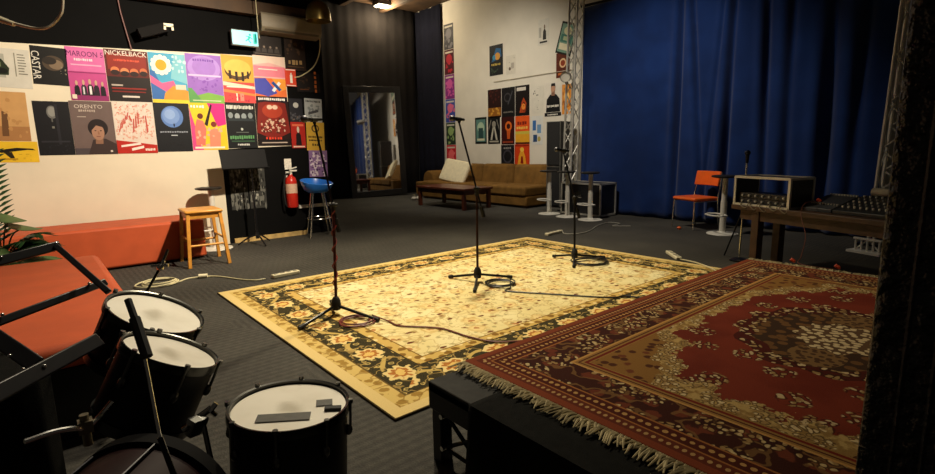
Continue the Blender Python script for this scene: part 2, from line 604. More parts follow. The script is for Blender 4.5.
# ------------------------------------------------------------------ rough black pillar at right
q = MB()
q.box((0.88, -0.10, 1.6), (0.24, 0.4956, 3.2))
m, b, x, y, z, ob = newmat('rough_black_pillar')
st_ = voro(vec(x * 1.6, y * 1.6, z), 70, 1.0)
setin(b, 'Base Color', mixc(noise(ob, 30, 4), '#0d0c0a', '#1c1a15'))
b.inputs['Roughness'].default_value = 0.42
b.inputs['Specular IOR Level'].default_value = 0.5
setbump(b, noise(ob, 55, 3) + step(st_, 0.35, 0.1) * 0.5, 1.0, 0.02)
tag(q.build('pillar', m, bev=0.01), 'rough black painted pillar at the right edge beside the stage', 'pillar')

# ------------------------------------------------------------------ posters
_txt = {}
def text_mesh(body):
    if body in _txt:
        return _txt[body]
    cu = bpy.data.curves.new('lettering', 'FONT')
    cu.body = body
    cu.align_x = 'CENTER'
    cu.align_y = 'CENTER'
    cu.resolution_u = 2
    o = bpy.data.objects.new('lettering', cu)
    COL.objects.link(o)
    dg = bpy.context.evaluated_depsgraph_get()
    dg.update()
    me = o.evaluated_get(dg).to_mesh()
    vs = [(v.co.x, v.co.y) for v in me.vertices]
    fs = [tuple(p.vertices) for p in me.polygons]
    o.evaluated_get(dg).to_mesh_clear()
    bpy.data.objects.remove(o)
    bpy.data.curves.remove(cu)
    w = max(v[0] for v in vs) - min(v[0] for v in vs)
    cx = (max(v[0] for v in vs) + min(v[0] for v in vs)) / 2
    cy = (max(v[1] for v in vs) + min(v[1] for v in vs)) / 2
    h = max(v[1] for v in vs) - min(v[1] for v in vs)
    _txt[body] = ([((a - cx) / w, (c - cy) / h) for a, c in vs], fs)
    return _txt[body]

def poster(name, label, cat, loc, rz, w, h, base, shapes, group, tilt=0.0):
    """flat sheet of paper, front face towards local -y, printed shapes as thin inlaid faces; shapes use 0..1 coordinates"""
    mats, idx = [paper(base)], {base: 0}
    q = MB()
    q.box((0, -0.001, h / 2), (w, 0.002, h))
    lay = [0]
    def pt(px, py):
        return ((px - 0.5) * w, -0.0022 - lay[0] * 0.00025, py * h)
    def mi(c):
        if c not in idx:
            idx[c] = len(mats)
            mats.append(paper(c))
        q.mi = idx[c]
    for sp in shapes:
        k, c = sp[0], sp[-1]
        mi(c)
        if k == 'r':
            x0, y0, x1, y1 = sp[1:5]
            q.poly([pt(x0, y0), pt(x1, y0), pt(x1, y1), pt(x0, y1)])
        elif k == 'e':
            cx, cy, rx, ry = sp[1:5]
            q.poly([pt(cx + rx * math.cos(t * 2 * PI / 28), cy + ry * math.sin(t * 2 * PI / 28)) for t in range(28)])
        elif k == 'p':
            q.poly([pt(*p) for p in sp[1]])
        elif k == 'b':
            cnt, cx, cy, tw, th = sp[1:6]
            rot = sp[6] if len(sp) > 7 else 0
            rn = random.Random(cnt * 31 + int(cx * 977) + int(cy * 613))
            cr, sr = math.cos(rot), math.sin(rot)
            for i in range(cnt):
                a0 = (i / cnt - .5) * tw * w
                a1 = a0 + tw * w / cnt * rn.uniform(.55, .85)
                h0, h1 = -th * h * rn.uniform(.3, .5), th * h * rn.uniform(.3, .5)
                q.poly([pt(cx + (a_ * cr - b_ * sr) / w, cy + (a_ * sr + b_ * cr) / h) for a_, b_ in ((a0, h0), (a1, h0), (a1, h1), (a0, h1))])
        elif k == 't':
            body, cx, cy, tw, th = sp[1:6]
            rot = sp[6] if len(sp) > 7 else 0
            vs, fs = text_mesh(body)
            cr, sr = math.cos(rot), math.sin(rot)
            vv = []
            for a, bb in vs:
                a2, b2 = a * tw * w, bb * th * h
                vv.append(q.bm.verts.new(V(pt(cx + (a2 * cr - b2 * sr) / w, cy + (a2 * sr + b2 * cr) / h))))
            for f in fs:
                try:
                    q._tagf([q.bm.faces.new([vv[i] for i in f])])
                except ValueError:
                    pass
        elif k == 'n':      # scatter of small blots: count, x0,y0,x1,y1, size, seed
            cnt, x0, y0, x1, y1, sz, sd = sp[1:8]
            rn = random.Random(sd)
            for _ in range(cnt):
                cx, cy = rn.uniform(x0, x1), rn.uniform(y0, y1)
                rx, ry = sz * rn.uniform(.4, 1.2), sz * rn.uniform(.3, .9)
                n = rn.randint(5, 8)
                q.poly([pt(cx + rx * rn.uniform(.6, 1) * math.cos(t * 2 * PI / n), cy + ry * rn.uniform(.6, 1) * math.sin(t * 2 * PI / n)) for t in range(n)])
                lay[0] += 0.02
        lay[0] += 1
    o = q.build(name, mats, smooth=False)
    o.location = loc
    o.rotation_euler = (0, tilt, rz)
    return tag(o, label, cat, group)

def figure(cx, y0, s, coat, skin='#c9a48a'):
    """a simple standing half figure printed on a poster"""
    return [('p', [(cx - s, y0), (cx + s, y0), (cx + s * .85, y0 + s * 2.0), (cx + s * .35, y0 + s * 2.5), (cx - s * .35, y0 + s * 2.5), (cx - s * .85, y0 + s * 2.0)], coat),
            ('e', cx, y0 + s * 3.05, s * .42, s * .62, skin)]
def lines(x0, x1, y0, dy, n, th, col, seed=1):
    rn = random.Random(seed)
    return [('r', x0, y0 - i * dy, x0 + (x1 - x0) * rn.uniform(.6, 1), y0 - i * dy + th, col) for i in range(n)]

G1, G2, G3 = 'gig posters on the white board', 'small posters pinned on the far white wall', 'dim posters on the black wall section'
PF = WY - 0.0125
def lp(x0, x1, z0, z1, label, base, shapes, tilt=0.0, yy=PF, group=G1):
    return poster('poster', label, 'poster', ((x0 + x1) / 2, yy, z0), 0, x1 - x0, z1 - z0, base, shapes, group, tilt)

# top row
lp(-0.30, 0.15, 1.90, 2.29, 'pale poster of a dark green car at the left end of the top row', '#cfccc0',
   [('r', .0, .25, .55, .85, '#a9aa9e'), ('p', [(.15, .3), (.6, .32), (.62, .5), (.5, .72), (.22, .7)], '#26301f'), ('e', .5, .42, .09, .07, '#121510'), ('r', .22, .52, .48, .64, '#76805f'), ('r', .72, .3, .74, .9, '#8d8a7c')] + lines(.78, .95, .85, .07, 8, .025, '#7e7b70', 3), 0.03)
lp(0.16, 0.462, 1.945, 2.335, 'small black poster with large white vertical lettering in the top row', '#141312',
   [('e', .6, .58, .3, .2, '#4a3d30'), ('e', .68, .55, .2, .13, '#7d6a55'), ('e', .5, .64, .2, .1, '#2a231d'), ('t', 'CASTAR', .13, .5, .95, .17, -PI / 2, '#dedbd0'), ('n', 9, .75, .3, .95, .5, .03, 4, '#8b8171')], 0.03)
lp(0.463, 0.808, 1.795, 2.36, 'magenta poster with a row of five men in dark suits', '#d76aa8',
   [('r', 0, 0, 1, .55, '#c24a8c'), ('r', 0, .52, 1, .54, '#8e2f66'), ('t', 'MAROON 5', .5, .88, .94, .10, '#5b1c57'), ('b', 9, .45, .77, .5, .05, '#f1d6e4'), ('r', .1, .66, .9, .685, '#e7a9cb'), ('r', 0, 0, 1, .1, '#8f2a66')]
   + figure(.18, .1, .075, '#171217') + figure(.36, .1, .08, '#2a2530') + figure(.53, .1, .085, '#141115') + figure(.69, .1, .08, '#241c26') + figure(.86, .1, .075, '#18131a')
   + [('r', .5, .12, .56, .28, '#e9e4e4'), ('r', .33, .12, .37, .26, '#d9d4d8'), ('r', .03, .03, .15, .11, '#e9dcc8')])
lp(0.812, 1.234, 1.80, 2.37, 'dark red poster with four glowing heads under white block lettering', '#1b100e',
   [('r', 0, .48, 1, 1, '#5a160f'), ('r', .05, .62, .95, .93, '#8c2415'), ('t', 'NICKELBACK', .5, .935, .95, .09, '#f2e8dc'), ('b', 16, .5, .80, .6, .045, '#e2563a'), ('e', .2, .6, .1, .07, '#d77a4a'), ('e', .42, .585, .1, .07, '#e08a58'), ('e', .64, .585, .1, .07, '#d27548'), ('e', .86, .6, .09, .07, '#c86d42'),
    ('e', .2, .56, .1, .05, '#2a0f0c'), ('e', .42, .545, .1, .05, '#2a0f0c'), ('e', .64, .545, .1, .05, '#2a0f0c'), ('e', .86, .56, .09, .05, '#2a0f0c'), ('r', .08, .30, .34, .33, '#b9aaa0'), ('r', .08, .24, .88, .27, '#8e2219'), ('r', .08, .18, .86, .205, '#7c1d15'), ('r', .3, .08, .7, .115, '#d9cfc6')])
lp(1.238, 1.628, 1.80, 2.375, 'sky blue poster with a big white and yellow daisy over a pink ribbon', '#4aa9cf',
   [('p', [(.55, .5), (1, .4), (1, 1), (.7, 1)], '#7fc5d6'), ('p', [(0, 0), (.5, 0), (.12, .62), (0, .66)], '#3a6fb5'), ('p', [(0, .55), (.3, .4), (.62, .46), (.7, .3), (.95, .22), (.95, .1), (.45, .2), (0, .4)], '#e2669a'), ('p', [(.35, .2), (.6, .36), (1, .26), (1, .06), (.3, .06)], '#e79a3a'), ('r', 0, 0, 1, .07, '#efd13a'), ('r', .66, .28, .95, .38, '#e9d7c2'), ('n', 12, .62, .6, 1, .95, .06, 5, '#bfe2ea')]
   + [('e', .32 + .22 * math.cos(k * PI / 6), .76 + .158 * math.sin(k * PI / 6), .068, .05, '#f4f1e4') for k in range(12)] + [('e', .32, .76, .19, .136, '#f4f1e4'), ('e', .32, .76, .15, .108, '#f2a51e')])
lp(1.631, 2.04, 1.815, 2.40, 'purple poster with a paler domed shape and green lower corner', '#9a6cc8',
   [('e', .5, .72, .46, .26, '#b18cdb'), ('e', .5, .74, .33, .2, '#a57bd2'), ('r', .04, .55, .96, .585, '#d6c3ec'), ('b', 9, .5, .88, .6, .06, '#7a4bb0'), ('p', [(0, 0), (1, 0), (1, .16), (.55, .22), (0, .1)], '#7fb34e'), ('p', [(0, 0), (.4, 0), (.1, .3), (0, .3)], '#5fa05a'), ('n', 20, .1, .25, .9, .52, .05, 8, '#8a58bb'), ('r', .1, .04, .9, .06, '#cfe0b0')])
lp(2.043, 2.435, 1.835, 2.425, 'yellow poster with a dark bowl shape above red and orange stripes', '#eaa944',
   [('r', 0, 0, 1, .44, '#d64b4b'), ('e', .5, .68, .42, .2, '#5a4020'), ('e', .5, .74, .42, .18, '#f0c05a'), ('r', .2, .5, .28, .68, '#2f2218'), ('r', .4, .46, .48, .66, '#2f2218'), ('r', .6, .46, .68, .66, '#2f2218'), ('r', .78, .52, .84, .68, '#2f2218'), ('p', [(0, .44), (1, .36), (1, .3), (0, .36)], '#f3d7c0'), ('p', [(0, .28), (1, .2), (1, .15), (0, .22)], '#ef8a4a'), ('r', .1, .32, .9, .345, '#f6e6d8'), ('r', .38, .04, .42, .2, '#f3e2d2'), ('r', .5, .04, .62, .2, '#f08a7a'), ('n', 14, .05, .04, .95, .16, .04, 9, '#b8304a')])
lp(2.438, 2.86, 1.86, 2.455, 'pink sky poster with a blue and orange lower band at the top row right end', '#f0b8b4',
   [('r', 0, .55, 1, .78, '#f0879a'), ('p', [(0, .8), (.5, .86), (1, .78), (1, 1), (0, 1)], '#f6d9c8'), ('r', .15, .70, .75, .72, '#fbeee6'), ('r', 0, .12, 1, .52, '#e9743a'), ('p', [(0, .5), (.35, .52), (.7, .2), (.4, .12), (0, .18)], '#4a4fb0'), ('p', [(.55, .52), (1, .52), (1, .3), (.8, .24)], '#f2a03c'), ('p', [(.52, .26), (.6, .22), (.84, .42), (.76, .46)], '#f4eef0'), ('p', [(.76, .24), (.84, .28), (.6, .46), (.52, .42)], '#1e4f9a'), ('r', 0, 0, 1, .12, '#1c1420'), ('b', 14, .5, .06, .86, .06, '#f4f0ec')])
# second row
lp(-0.38, 0.07, 1.36, 1.86, 'tan sepia poster of a blurred figure at the left end of the second row', '#c79a62',
   [('r', 0, 0, 1, .3, '#a8794a'), ('p', [(.2, .05), (.42, .05), (.46, .6), (.3, .75), (.2, .6)], '#5a3f28'), ('p', [(.5, .1), (.62, .1), (.64, .55), (.54, .62)], '#6d4c30'), ('e', .33, .78, .08, .07, '#4a3322'), ('n', 20, .05, .1, .95, .9, .06, 11, '#b98a55')], 0.02)
lp(-0.32, 0.11, 1.14, 1.355, 'yellow poster with a black hand silhouette below the tan sepia poster', '#e6bd2c',
   [('p', [(.3, .45), (.8, .6), (.95, .58), (.9, .66), (.6, .7), (.35, .62), (.2, .56)], '#1c1710'), ('p', [(.35, .48), (.5, .1), (.56, .1), (.5, .5)], '#2a2212'), ('r', .1, .12, .6, .2, '#b98f1c'), ('n', 8, .6, .1, .95, .4, .04, 12, '#caa022')], 0.02, PF + 0.0005 - 0.001)
lp(0.12, 0.428, 1.205, 1.775, 'black poster with a pale lightbulb moon in the second row', '#17171b',
   [('e', .5, .80, .15, .12, '#6c6c6a'), ('e', .5, .81, .11, .09, '#8d8d88'), ('r', .46, .62, .5, .7, '#5d5d5a'), ('r', .58, .2, .66, .95, '#26262c'), ('r', .1, .24, .9, .27, '#2c2c33'), ('n', 16, .1, .05, .9, .2, .03, 13, '#23232a'), ('r', .45, .5, .52, .54, '#77776f')])
lp(0.43, 0.82, 1.205, 1.79, 'grey mauve portrait poster of a dark haired face in the second row', '#6d5c58',
   [('r', 0, 0, 1, .12, '#4c4448'), ('t', 'ORENTO', .44, .90, .66, .07, '#cdbfb4'), ('b', 8, .40, .82, .4, .045, '#b7a89d'), ('r', .15, .70, .35, .715, '#b7a89d'), ('p', [(.3, .0), (1, .0), (1, .2), (.75, .3), (.45, .28)], '#3c2f2d'), ('e', .60, .50, .24, .17, '#241b1b'), ('p', [(.5, .2), (.68, .2), (.70, .36), (.52, .36)], '#8c6752'), ('e', .59, .42, .15, .15, '#a67d66'), ('p', [(.42, .44), (.44, .58), (.62, .66), (.78, .58), (.78, .42), (.70, .52), (.56, .55)], '#241b1b'), ('e', .53, .45, .025, .010, '#3a2620'), ('e', .66, .45, .025, .010, '#3a2620'), ('p', [(.585, .44), (.61, .44), (.625, .38), (.58, .38)], '#94684f'), ('r', .54, .335, .64, .348, '#7c4a40'), ('e', .86, .06, .03, .02, '#d8cfc6')])
lp(0.822, 1.226, 1.21, 1.80, 'white poster covered in red scribbled drawing with a red foot', '#e2d4c8',
   [('n', 150, .04, .28, .96, .97, .035, 14, '#dba894'), ('n', 70, .06, .32, .94, .94, .022, 15, '#cf7a6a'), ('n', 50, .04, .3, .96, .97, .025, 19, '#efe4da')]
   + [('p', [(.08 + .07 * i, .4 + .08 * (i % 5)), (.12 + .07 * i, .42 + .08 * (i % 5)), (.2 + .06 * i, .62 + .06 * (i % 4)), (.17 + .06 * i, .61 + .06 * (i % 4))], '#c4564a') for i in range(11)]
   + [('p', [(0, 0), (1, 0), (1, .16), (.6, .2), (0, .26)], '#b8281e'), ('p', [(.1, .12), (.6, .17), (.58, .21), (.1, .16)], '#efe4dc'), ('p', [(.35, .05), (.66, .1), (.66, .15), (.35, .1)], '#efe4dc'), ('b', 6, .82, .07, .26, .05, '#efe4dc')])
lp(1.229, 1.613, 1.22, 1.80, 'black poster with a large pale blue moon over a tiny figure', '#16181d',
   [('e', .5, .72, .31, .22, '#5f83c4'), ('e', .47, .74, .24, .17, '#7b9cd6'), ('e', .44, .77, .15, .1, '#92b0e2'), ('e', .53, .55, .02, .035, '#0e0f12'), ('b', 12, .52, .41, .8, .035, '#9aa2b0'), ('r', .42, .33, .6, .35, '#b9c0c8'), ('n', 14, .06, .04, .94, .28, .03, 16, '#0f1114')])
lp(1.616, 2.032, 1.235, 1.815, 'yellow and magenta poster with two dancing pink figures', '#eccb2e',
   [('p', [(.5, 1), (1, 1), (1, .55), (.75, .5)], '#d92f86'), ('p', [(0, 0), (.3, 0), (.12, .5), (0, .9)], '#e04a8c'), ('p', [(.38, .55), (.6, .98), (.64, .96), (.46, .5)], '#2a1a1c'), ('p', [(.1, .1), (.35, .1), (.42, .45), (.35, .62), (.18, .66), (.1, .45)], '#e87a6a'), ('p', [(.48, .05), (.78, .05), (.82, .35), (.7, .48), (.5, .42)], '#ef8f72'), ('e', .28, .72, .08, .06, '#6a2a22'), ('e', .64, .55, .08, .06, '#7c3226'), ('n', 16, .1, .1, .85, .5, .06, 17, '#f4b49a'), ('b', 5, .24, .92, .4, .07, '#f6f0ea'), ('r', .06, .03, .9, .07, '#f4ecd8')])
lp(2.036, 2.412, 1.25, 1.835, 'black poster with a row of grey heads and green lettering', '#16181a',
   [('b', 18, .5, .90, .9, .09, '#dcdcd2'), ('e', .16, .72, .08, .065, '#8a9396'), ('e', .38, .70, .085, .07, '#9aa2a5'), ('e', .60, .70, .085, .07, '#8b9598'), ('e', .82, .72, .08, .065, '#7f898c'), ('p', [(.05, .6), (.95, .6), (.9, .66), (.1, .66)], '#2c3438'), ('e', .5, .42, .04, .03, '#b9bdb6'), ('r', .3, .34, .72, .36, '#5a615c'), ('b', 11, .5, .24, .84, .09, '#5f9a62'), ('r', .12, .14, .9, .17, '#39583f'), ('b', 7, .52, .08, .4, .045, '#d8d8d0')])
lp(2.415, 2.872, 1.275, 1.875, 'black and red poster with a pale tangled creature in the second row', '#241210',
   [('p', [(0, .3), (.1, .95), (.5, 1), (.9, .95), (1, .3), (.7, .2), (.3, .2)], '#7c2018'), ('e', .5, .78, .3, .16, '#a83a24'), ('e', .42, .86, .08, .05, '#e0c0a8'), ('e', .58, .86, .08, .05, '#e0c0a8'), ('n', 40, .15, .3, .85, .6, .05, 18, '#cfae98'), ('n', 26, .12, .28, .9, .62, .04, 19, '#4a1a14'), ('r', 0, 0, 1, .15, '#1a1110'), ('b', 6, .5, .17, .5, .06, '#d8402a'), ('r', .12, .06, .88, .085, '#b9a79a')])
# on the black part of the wall
B0 = WY - 0.0015
def bp_(x0, x1, z0, z1, label, base, shapes, tilt=0.0, yy=B0):
    return lp(x0, x1, z0, z1, label, base, shapes, tilt, yy, G3)
bp_(2.885, 3.075, 1.60, 1.92, 'dark smoky poster with a white moon beside the white board', '#23232a', [('e', .5, .72, .2, .12, '#b9b9b4'), ('n', 14, .05, .05, .95, .4, .1, 21, '#4b4a50'), ('n', 8, .05, .1, .95, .3, .07, 22, '#6a5a50')])
bp_(2.885, 3.09, 1.24, 1.60, 'small red poster with a dark figure below the smoky moon poster', '#a8241c', figure(.5, .1, .2, '#1c1214', '#c8b8a4') + [('r', .1, .84, .9, .92, '#d86a4a'), ('r', .1, .03, .9, .08, '#e0c4b0')])
bp_(3.10, 3.36, 1.60, 1.93, 'pale grey poster at the top of the stack above the blue stool', '#a9adae', [('b', 11, .5, .88, .85, .1, '#3a3a3c'), ('n', 14, .2, .2, .8, .7, .12, 23, '#7f8688'), ('p', [(.2, .3), (.8, .45), (.75, .55), (.2, .42)], '#4a4a4e')], 0.03)
bp_(3.10, 3.37, 1.20, 1.60, 'mustard yellow poster in the middle of the stack above the blue stool', '#c9a03a', [('e', .5, .78, .22, .14, '#5b4522'), ('e', .5, .78, .14, .09, '#c9a03a'), ('b', 9, .5, .48, .8, .08, '#3b2c18'), ('b', 9, .5, .36, .75, .07, '#3b2c18'), ('b', 3, .5, .2, .4, .1, '#3b2c18')], 0.03)
bp_(3.11, 3.39, 0.82, 1.20, 'purple and white patterned poster at the foot of the stack above the blue stool', '#8a6a98', [('n', 40, .05, .05, .95, .95, .1, 24, '#d8cbd4'), ('n', 25, .05, .05, .95, .95, .07, 25, '#4a2f5a')], 0.03)
bp_(2.46, 2.84, 2.465, 2.72, 'shadowy poster of four pale figures under the air conditioner', '#2b2523', [x for k in range(4) for x in figure(.16 + .22 * k, .15, .09, '#4a4340', '#8a7a6c')] + [('r', .05, .04, .95, .1, '#5c534c')])
bp_(2.88, 3.17, 2.30, 2.72, 'shadowy brown poster with a pale word beside the fire sign', '#2a1d16', [('b', 4, .5, .25, .7, .16, '#a88a5c'), ('n', 14, .1, .45, .9, .92, .1, 26, '#4d3826'), ('r', .1, .1, .9, .13, '#5c432c')])
bp_(3.02, 3.36, 2.02, 2.28, 'dark poster with orange lettering just right of the fire sign', '#1a1311', [('b', 5, .8, .5, .9, .14, -PI / 2, '#b8622a'), ('n', 10, .1, .1, .6, .9, .09, 27, '#3a2619'), ('r', .12, .1, .5, .14, '#6a3c1e')])
for k, (x0, sd) in enumerate(((2.01, 31), (2.25, 32))):
    bp_(x0, x0 + 0.22, 0.44, 1.06, ('grey photocopied poster behind the music stand, left one', 'grey photocopied poster behind the music stand, right one')[k], '#3a3a37',
        [('n', 40, .03, .03, .97, .97, .11, sd, '#6d6d66'), ('n', 26, .03, .03, .97, .97, .08, sd + 5, '#1b1b1a'), ('n', 12, .1, .1, .9, .9, .06, sd + 9, '#a5a49a')])

# fire sign
f = thing('fire_sign', 'orange red fire extinguisher sign sticking out above the extinguisher', 'sign', (2.93, WY - 0.02, 2.08))
q = MB(); q.box((0, 0, .115), (.15, .012, .23)); q.build('plate', mat('sign_red', '#e0401c', 0.4, var=0.03), f)
q = MB(); q.box((0.005, -.0075, .10), (.035, .003, .11)); q.box((0.005, -.0075, .165), (.018, .003, .03)); q.box((0, -.0075, .218), (.13, .003, .012)); q.box((0, -.0075, .012), (.13, .003, .012)); q.build('pictogram', mat('sign_white', '#f4efe6', 0.4, var=0.0), f)

# posters on the white wall (front faces -x, so local x runs towards -y)
def wp(y0, y1, z0, z1, label, base, shapes, tilt=0.0, xx=WX - 0.0015, group=G2):
    return poster('poster', label, 'poster', (xx, (y0 + y1) / 2, z0), -PI / 2, abs(y0 - y1), z1 - z0, base, shapes, group, tilt)
wp(9.12, 8.68, 2.80, 3.46, 'dark blue and yellow poster alone high on the left of the white wall', '#15181c', [('p', [(.15, .45), (.5, .9), (.85, .85), (.9, .6), (.5, .5)], '#1f5a86'), ('e', .6, .62, .2, .12, '#c98f3a'), ('e', .35, .6, .12, .08, '#3a86a8'), ('b', 6, .5, .36, .7, .08, '#b9a04a'), ('n', 12, .1, .08, .9, .3, .06, 41, '#3a4a3a')])
wp(8.58, 8.29, 2.77, 3.17, 'small whitish sheet with pale specks beside the high blue poster', '#cfc8b8', [('r', .55, .3, .85, .6, '#a8a094'), ('e', .4, .3, .12, .09, '#6b5a4c'), ('n', 10, .1, .1, .9, .9, .05, 42, '#9a9288')])
wp(7.63, 7.34, 3.24, 3.74, 'narrow white poster with a dark standing figure near the top of the white wall', '#d2cdc0', figure(.6, .2, .16, '#34322f', '#7d6a58') + [('r', .15, .08, .85, .15, '#33312e'), ('r', .1, .3, .3, .7, '#a9a59a')])
wp(7.18, 6.78, 2.98, 3.58, 'tilted green and cream poster in a dark border near the lighting truss', '#1c1a16', [('r', .07, .06, .93, .94, '#6f8f7c'), ('r', .14, .14, .86, .34, '#d8cfae'), ('r', .14, .38, .86, .62, '#3f6f62'), ('e', .5, .74, .26, .13, '#c9c39a'), ('r', .3, .44, .7, .56, '#a8b48c')], 0.32, WX - 0.003)
wp(7.14, 6.80, 2.54, 3.02, 'brown poster with a cream disc under the tilted green poster', '#5a2414', [('e', .5, .58, .26, .19, '#d8b48a'), ('e', .5, .58, .17, .12, '#8c3a1e'), ('r', .15, .1, .85, .2, '#c06a34'), ('n', 10, .1, .2, .9, .9, .06, 43, '#7c3018')])
wp(9.19, 8.745, 1.87, 2.50, 'dark maroon poster with a gold band at the left of the upper pinned row', '#2a1412', [('r', 0, .05, 1, .35, '#8f5a20'), ('n', 16, .05, .08, .95, .34, .08, 44, '#c9913a'), ('n', 12, .1, .45, .9, .95, .09, 45, '#4c221c')])
wp(8.73, 8.31, 1.86, 2.50, 'black poster with faint grey loops second in the upper pinned row', '#161516', [('e', .45, .66, .26, .16, '#3c3a3c'), ('e', .45, .66, .19, .11, '#161516'), ('p', [(.5, .4), (.85, .85), (.8, .88), (.45, .44)], '#45454a'), ('b', 10, .5, .16, .75, .06, '#77726a')])
wp(8.295, 7.875, 1.86, 2.50, 'black poster with an orange glow and white label third in the upper pinned row', '#191312', [('r', .1, .83, .75, .94, '#cfc8bc'), ('p', [(.3, .1), (.7, .1), (.8, .4), (.6, .6), (.45, .45)], '#a8421c'), ('e', .58, .3, .14, .1, '#e08a3a'), ('n', 8, .1, .1, .9, .5, .06, 46, '#3c1c14')])
wp(7.81, 7.48, 1.88, 2.44, 'white sheet with a few dark specks between the pinned posters', '#d5cfc0', [('n', 7, .15, .6, .6, .95, .05, 47, '#5a554e'), ('n', 5, .2, .1, .9, .5, .03, 48, '#8a857c')])
wp(7.45, 6.99, 1.80, 2.48, 'pale poster of a bearded man in a black coat above the tall speaker', '#d9d2c4', [('p', [(.1, .12), (.92, .12), (.88, .5), (.68, .64), (.34, .64), (.14, .5)], '#171618'), ('p', [(.42, .6), (.6, .6), (.62, .7), (.4, .7)], '#8a6450'), ('e', .51, .80, .13, .13, '#b98c70'), ('p', [(.38, .82), (.4, .96), (.62, .96), (.65, .82), (.6, .88), (.42, .88)], '#1f1a18'), ('p', [(.4, .76), (.5, .66), (.62, .76), (.58, .70), (.5, .68)], '#2c211c'), ('b', 9, .5, .30, .7, .08, '#e6e0d4'), ('r', .02, 0, .98, .11, '#1b1a1a'), ('b', 8, .5, .05, .6, .05, '#d9d4c8')])
wp(6.98, 6.74, 1.82, 2.40, 'orange poster with brown pattern at the right end of the upper pinned row', '#d98f3c', [('n', 18, .08, .08, .92, .92, .12, 49, '#8c4a1e'), ('e', .5, .6, .26, .16, '#f0c070')])
wp(9.66, 9.25, 1.28, 1.90, 'teal arch poster in a black border at the left of the middle pinned row', '#17201e', [('r', .1, .08, .9, .92, '#5a8078'), ('e', .5, .62, .3, .2, '#a9c0a4'), ('r', .3, .2, .7, .6, '#2f4a48'), ('r', .18, .12, .82, .2, '#c9c8a8')])
wp(9.20, 8.79, 1.27, 1.89, 'black poster with a pale ornate figure second in the middle pinned row', '#141414', [('p', [(.2, .15), (.5, .85), (.8, .15), (.65, .15), (.5, .6), (.35, .15)], '#b5b0a0'), ('e', .5, .72, .16, .12, '#8c887c'), ('r', .12, .06, .88, .12, '#a09b8c'), ('p', [(.08, .5), (.3, .88), (.24, .9), (.06, .6)], '#76736a'), ('p', [(.92, .5), (.7, .88), (.76, .9), (.94, .6)], '#76736a')])
wp(8.745, 8.33, 1.25, 1.86, 'dark red poster with an orange ring figure third in the middle pinned row', '#3a1210', [('e', .55, .66, .26, .18, '#d96a24'), ('e', .55, .66, .14, .1, '#3a1210'), ('p', [(.45, .2), (.65, .2), (.7, .5), (.42, .5)], '#c2541e'), ('r', .1, .06, .9, .12, '#8c3a22')])
wp(8.30, 7.87, 1.25, 1.855, 'bright orange sunset poster with yellow lower band in the middle pinned row', '#e0561e', [('r', 0, .0, 1, .36, '#e2a42c'), ('r', 0, .36, 1, .46, '#c9b84a'), ('b', 4, .5, .74, .7, .14, '#7c1f14'), ('b', 6, .5, .58, .8, .1, '#f0c058'), ('r', 0, 0, 1, .07, '#5a2a16')])
wp(7.81, 7.49, 1.23, 1.83, 'white poster with blue blocks right of the orange sunset poster', '#d3d2cc', [('r', .1, .5, .4, .85, '#3a6aa8'), ('r', .5, .4, .85, .7, '#6f94b8'), ('r', .15, .1, .5, .35, '#2f4a70'), ('e', .68, .2, .14, .09, '#b0a05a')])
wp(8.76, 8.34, 0.72, 1.24, 'black poster with grey curves behind the sofa back', '#18171a', [('e', .5, .5, .36, .3, '#3d3a40'), ('e', .5, .5, .27, .22, '#18171a'), ('b', 4, .5, .86, .6, .09, '#8f8a84')])
wp(8.325, 7.87, 0.72, 1.245, 'orange red poster with a yellow crouching figure behind the sofa back', '#cf3f16', [('p', [(.2, .15), (.8, .15), (.72, .5), (.62, .7), (.38, .7), (.28, .5)], '#e8a02c'), ('e', .5, .78, .13, .1, '#f0c04a'), ('p', [(.4, .2), (.6, .2), (.56, .5), (.44, .5)], '#8c2410'), ('r', .04, .92, .96, .97, '#8c2410')])
strip = (('grey black torn poster at the top of the corner strip', '#3c3b3f', 3.62, 4.22, '#77747a'), ('dark red and black poster second in the corner strip', '#4c1a24', 3.02, 3.61, '#b02c3a'),
         ('magenta and violet poster third in the corner strip', '#7c2a78', 2.42, 3.01, '#c85a9c'), ('blue and pink poster fourth in the corner strip', '#3c4f9c', 1.84, 2.41, '#d86a8a'),
         ('green and black poster fifth in the corner strip', '#2c3a2c', 1.28, 1.83, '#8fa86a'), ('bright red poster at the foot of the corner strip', '#c0202c', 0.68, 1.27, '#e86a6a'))
for i, (lab, c0, z0, z1, c1) in enumerate(strip):
    wp(10.80, 10.42, z0, z1, lab, c0, [('n', 14, .08, .08, .92, .7, .13, 60 + i, c1), ('e', .5, .62, .3, .2, c1), ('r', .1, .86, .9, .93, '#c9c2b4')], group='posters stacked in the corner by the dark drape')

# dark drape covering the corner of the far wall
def far_drape(u, v):
    yy = 10.85 + u * 1.13
    return (WX - 0.05 - 0.010 * math.sin(yy * 26) - 0.012 * math.sin(yy * 11), yy, 0.02 + v * (CH - 0.04))
o = sheet(far_drape, 60, 6).build('corner_drape', mat('navy_drape', '#161722', 0.95, var=0.15, scale=4, spec=0.1))
sm = o.modifiers.new('thick', 'SOLIDIFY'); sm.thickness = 0.004
tag(o, 'dark navy drape hanging in the corner between the leaning mirror and white wall', 'curtain')
def far_drape2(u, v):
    xx = 3.45 + u * 4.85
    return (xx, FY - 0.07 - 0.008 * math.sin(xx * 24) - 0.012 * math.sin(xx * 7.3), 0.02 + v * (CH - 0.03))
o = sheet(far_drape2, 140, 6).build('backdrop_drape', mat('black_drape', '#1f1c1b', 0.95, var=0.2, scale=3, spec=0.1))
sm = o.modifiers.new('thick', 'SOLIDIFY'); sm.thickness = 0.004
